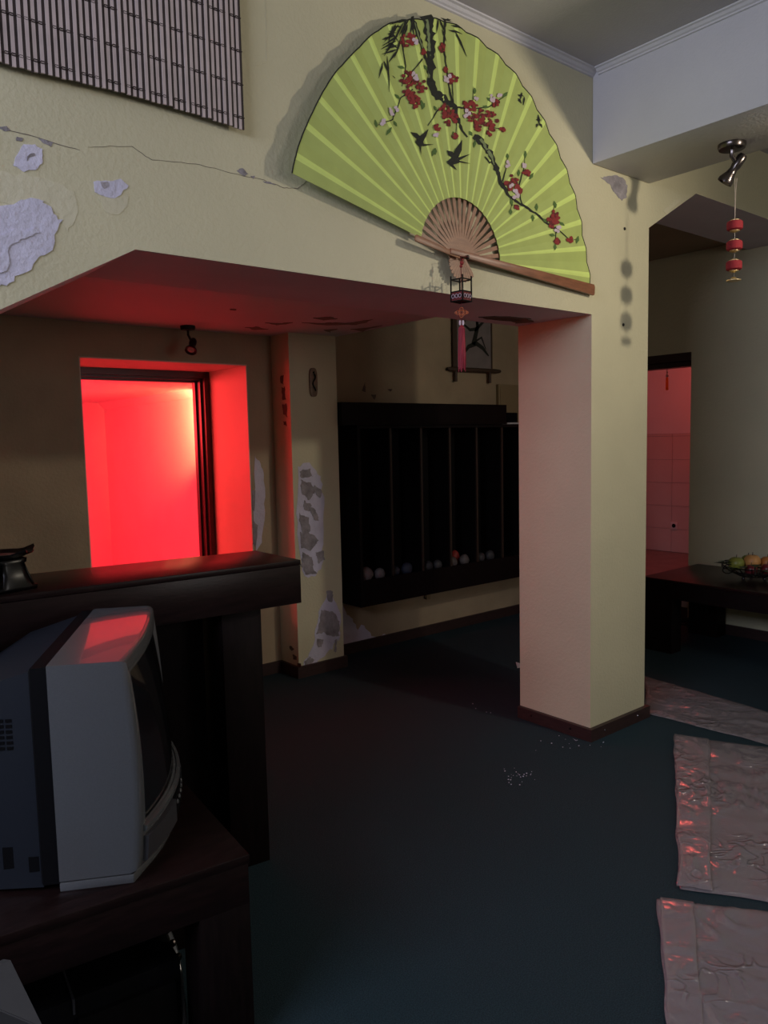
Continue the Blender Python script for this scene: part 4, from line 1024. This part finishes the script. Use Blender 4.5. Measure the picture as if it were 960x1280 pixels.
for k in range(16):
    a = k*.3927; wr_.tube([BC+Vector((r_*math.cos(a), r_*math.sin(a), z)) for r_, z in ((.0, .006), (.09, .006), (.15, .035), (RB, .07))], .003, 6)
wr_.build('bowl_wire', WIRE, bk)
for k in range(6):
    a = k*1.047+.5; e_ = Vector((math.cos(a), math.sin(a), 0)); mb = MB()
    mb.tube([BC+e_*(RB-.03+.06*math.cos(t*.5)*(1-t/20)+.01*t*.3)+Vector((0, 0, .05+.045*math.sin(t*.5)*(1-t/20))) for t in range(16)], .0035, 6)
    mb.build('scroll_handle', WIRE, bk)
for k in range(14):
    a = 2.2+k*.36; e_ = Vector((math.cos(a), math.sin(a), 0)); n_ = Vector((-e_.y, e_.x, 0)); z = .075+.02*math.sin(k*2.1)
    P_ = [BC+e_*.14+Vector((0, 0, z)), BC+e_*.19+n_*.03+Vector((0, 0, z+.02)), BC+e_*.245+Vector((0, 0, z+.012+.01*math.sin(k))), BC+e_*.19-n_*.03+Vector((0, 0, z+.016))]
    MB().add(P_+[p_-Vector((0, 0, .002)) for p_ in P_], [(0, 1, 2, 3), (7, 6, 5, 4), (0, 4, 5, 1), (1, 5, 6, 2), (2, 6, 7, 3), (3, 7, 4, 0)]).build('leaf', FLEAF, bk)
vr = Vector((.774, -.633, 0)); vb = Vector((.633, .774, 0))
def fruit(dx, db, z, r_, m, name, label, sq=(1, 1, .92)):
    o = MB().ball((0, 0, 0), r_, 18, 12, sq, dent=.18).build(name, m, smooth=True); o.location = BC+vr*dx+vb*db+Vector((0, 0, z)); tag(o, label, 'fruit', 'fruit in the wire basket')
    MB().tube([(0, 0, r_*.7), (.003, 0, r_*.95), (.008, .002, r_*1.12)], .0025, 6).build('stem', SCROLLD, o, local=True)
fruit(-.114, .0, .088, .052, APPLE, 'apple', 'green apple at the left end of the fruit basket')
fruit(-.004, .005, .098, .054, PEACH, 'peach', 'pale orange peach on top of the fruit basket')
fruit(.045, -.098, .062, .042, PLUM, 'plum', 'dark red plum low at the front of the fruit basket')
fruit(-.058, -.092, .060, .040, PLUM, 'plum', 'dark plum under the peach in the fruit basket')
fruit(.106, .02, .085, .050, ORANGE, 'orange', 'orange at the right side of the fruit basket')
fruit(.02, .114, .082, .050, APPLE, 'apple', 'green apple behind the peach in the fruit basket')

# ------------------------------------------------------------------ plastic sheeting on the floor
def sheet(name, corners, nu, nv, label, seed, amp=.012, parent=None, z0=.004, m=PLASTIC):
    P_ = [Vector((*c, 0)) for c in corners]; mb = MB(); G = []
    for i in range(nu+1):
        row = []
        for k in range(nv+1):
            u, v = i/nu, k/nv
            p_ = P_[0].lerp(P_[1], u).lerp(P_[3].lerp(P_[2], u), v)
            a = noise.noise((p_.x*3, p_.y*3, seed)); b = noise.noise((p_.x*11, p_.y*7, seed+3))
            wx = p_.x+.06*noise.noise((p_.x*4, p_.y*4, seed+1)); wy = p_.y+.06*noise.noise((p_.x*4, p_.y*4, seed+2))
            c_ = abs(noise.noise((wx*8+wy*2, wy*6-wx*4, seed+7))); msk = max(0, noise.noise((p_.x*3.1, p_.y*3.1, seed+21))+.25)
            e_ = min(1, min(u, 1-u, v, 1-v)*14)
            h = z0+amp*.5*max(0, .35+.6*a+.25*b)*(.25+.75*e_)+amp*5.5*max(0, .085-c_)*4*msk*(.3+.7*e_)
            jx = .012*noise.noise((p_.x*6, p_.y*6, seed+11)); jy = .012*noise.noise((p_.x*6, p_.y*6, seed+15))
            row.append(Vector((p_.x+jx*(1-e_), p_.y+jy*(1-e_), h)))
        G.append(row)
    for i in range(nu):
        for k in range(nv): mb.add([G[i][k], G[i+1][k], G[i+1][k+1], G[i][k+1]], [(0, 1, 2, 3)])
    o = mb.build(name, m, parent, smooth=True, angle=180)
    so = o.modifiers.new('thickness', 'SOLIDIFY'); so.thickness = .0004
    if label: tag(o, label, 'plastic sheet')
    return o
def fl2(px, py): q = at(px, py, 2, 0); return (q.x, q.y)
s1 = sheet('plastic_sheet', [fl2(806, 892), fl2(806, 846), fl2(1010, 905), fl2(960, 932)], 20, 50, 'crumpled clear plastic strip on the carpet beside the pillar base', 1)
c2_ = [fl2(843, 921), fl2(848, 1112), fl2(1035, 1140), fl2(1035, 945)]
s2 = sheet('plastic_sheet', c2_, 46, 46, 'crinkled clear plastic sheet in the middle of the right floor', 2, .014)
def lerp2(a, b, t): return (a[0]+(b[0]-a[0])*t, a[1]+(b[1]-a[1])*t)
f2 = [c2_[0], c2_[1], lerp2(c2_[1], c2_[2], .24), lerp2(c2_[0], c2_[3], .24)]
sheet('folded_edge', f2, 40, 12, None, 12, .014, s2, z0=.012)
c3_ = [fl2(822, 1125), fl2(838, 1330), fl2(1035, 1350), fl2(1035, 1150)]
s3 = sheet('plastic_sheet', c3_, 44, 44, 'smoother clear plastic sheet nearest the camera on the right floor', 3, .010)
f3 = [c3_[0], c3_[1], lerp2(c3_[1], c3_[2], .24), lerp2(c3_[0], c3_[3], .22)]
sheet('folded_edge', f3, 40, 12, None, 13, .008, s3, z0=.010)

# crumbs of plaster and a paper scrap on the carpet
cr_ = MB(); rng = random.Random(5)
for (px, py, n_, sx, sy) in ((643, 970, 26, 10, 5), (726, 924, 22, 10, 5), (600, 872, 16, 8, 6), (750, 925, 10, 8, 4), (690, 928, 8, 16, 6), (615, 880, 6, 10, 4)):
    for k in range(n_):
        q_ = at(px+rng.gauss(0, sx), py+rng.gauss(0, sy), 2, 0); r_ = rng.uniform(.0015, .004)
        if q_.x > PX0-.04 and q_.y > YF-.04: continue
        cr_.ball((q_.x, q_.y, r_*.6), r_, 5, 3, (1, 1, .6))
o = cr_.build('plaster_crumbs', PLAST); tag(o, 'pale plaster crumbs scattered on the carpet left of the pillar', 'crumbs', kind='stuff')
q_ = at(646, 833, 2, 0)
o = MB().extrude([(q_.x-.03, q_.y-.03, .001), (q_.x+.05, q_.y-.05, .001), (q_.x+.06, q_.y+.06, .001)], (0, 0, .004)).build('paper_scrap', PAPER); tag(o, 'pale paper scrap on the carpet behind the pillar', 'paper')
# dark cupboard side at the far left edge
for o in scene.objects:
    if '_w' in o.keys(): del o['_w']
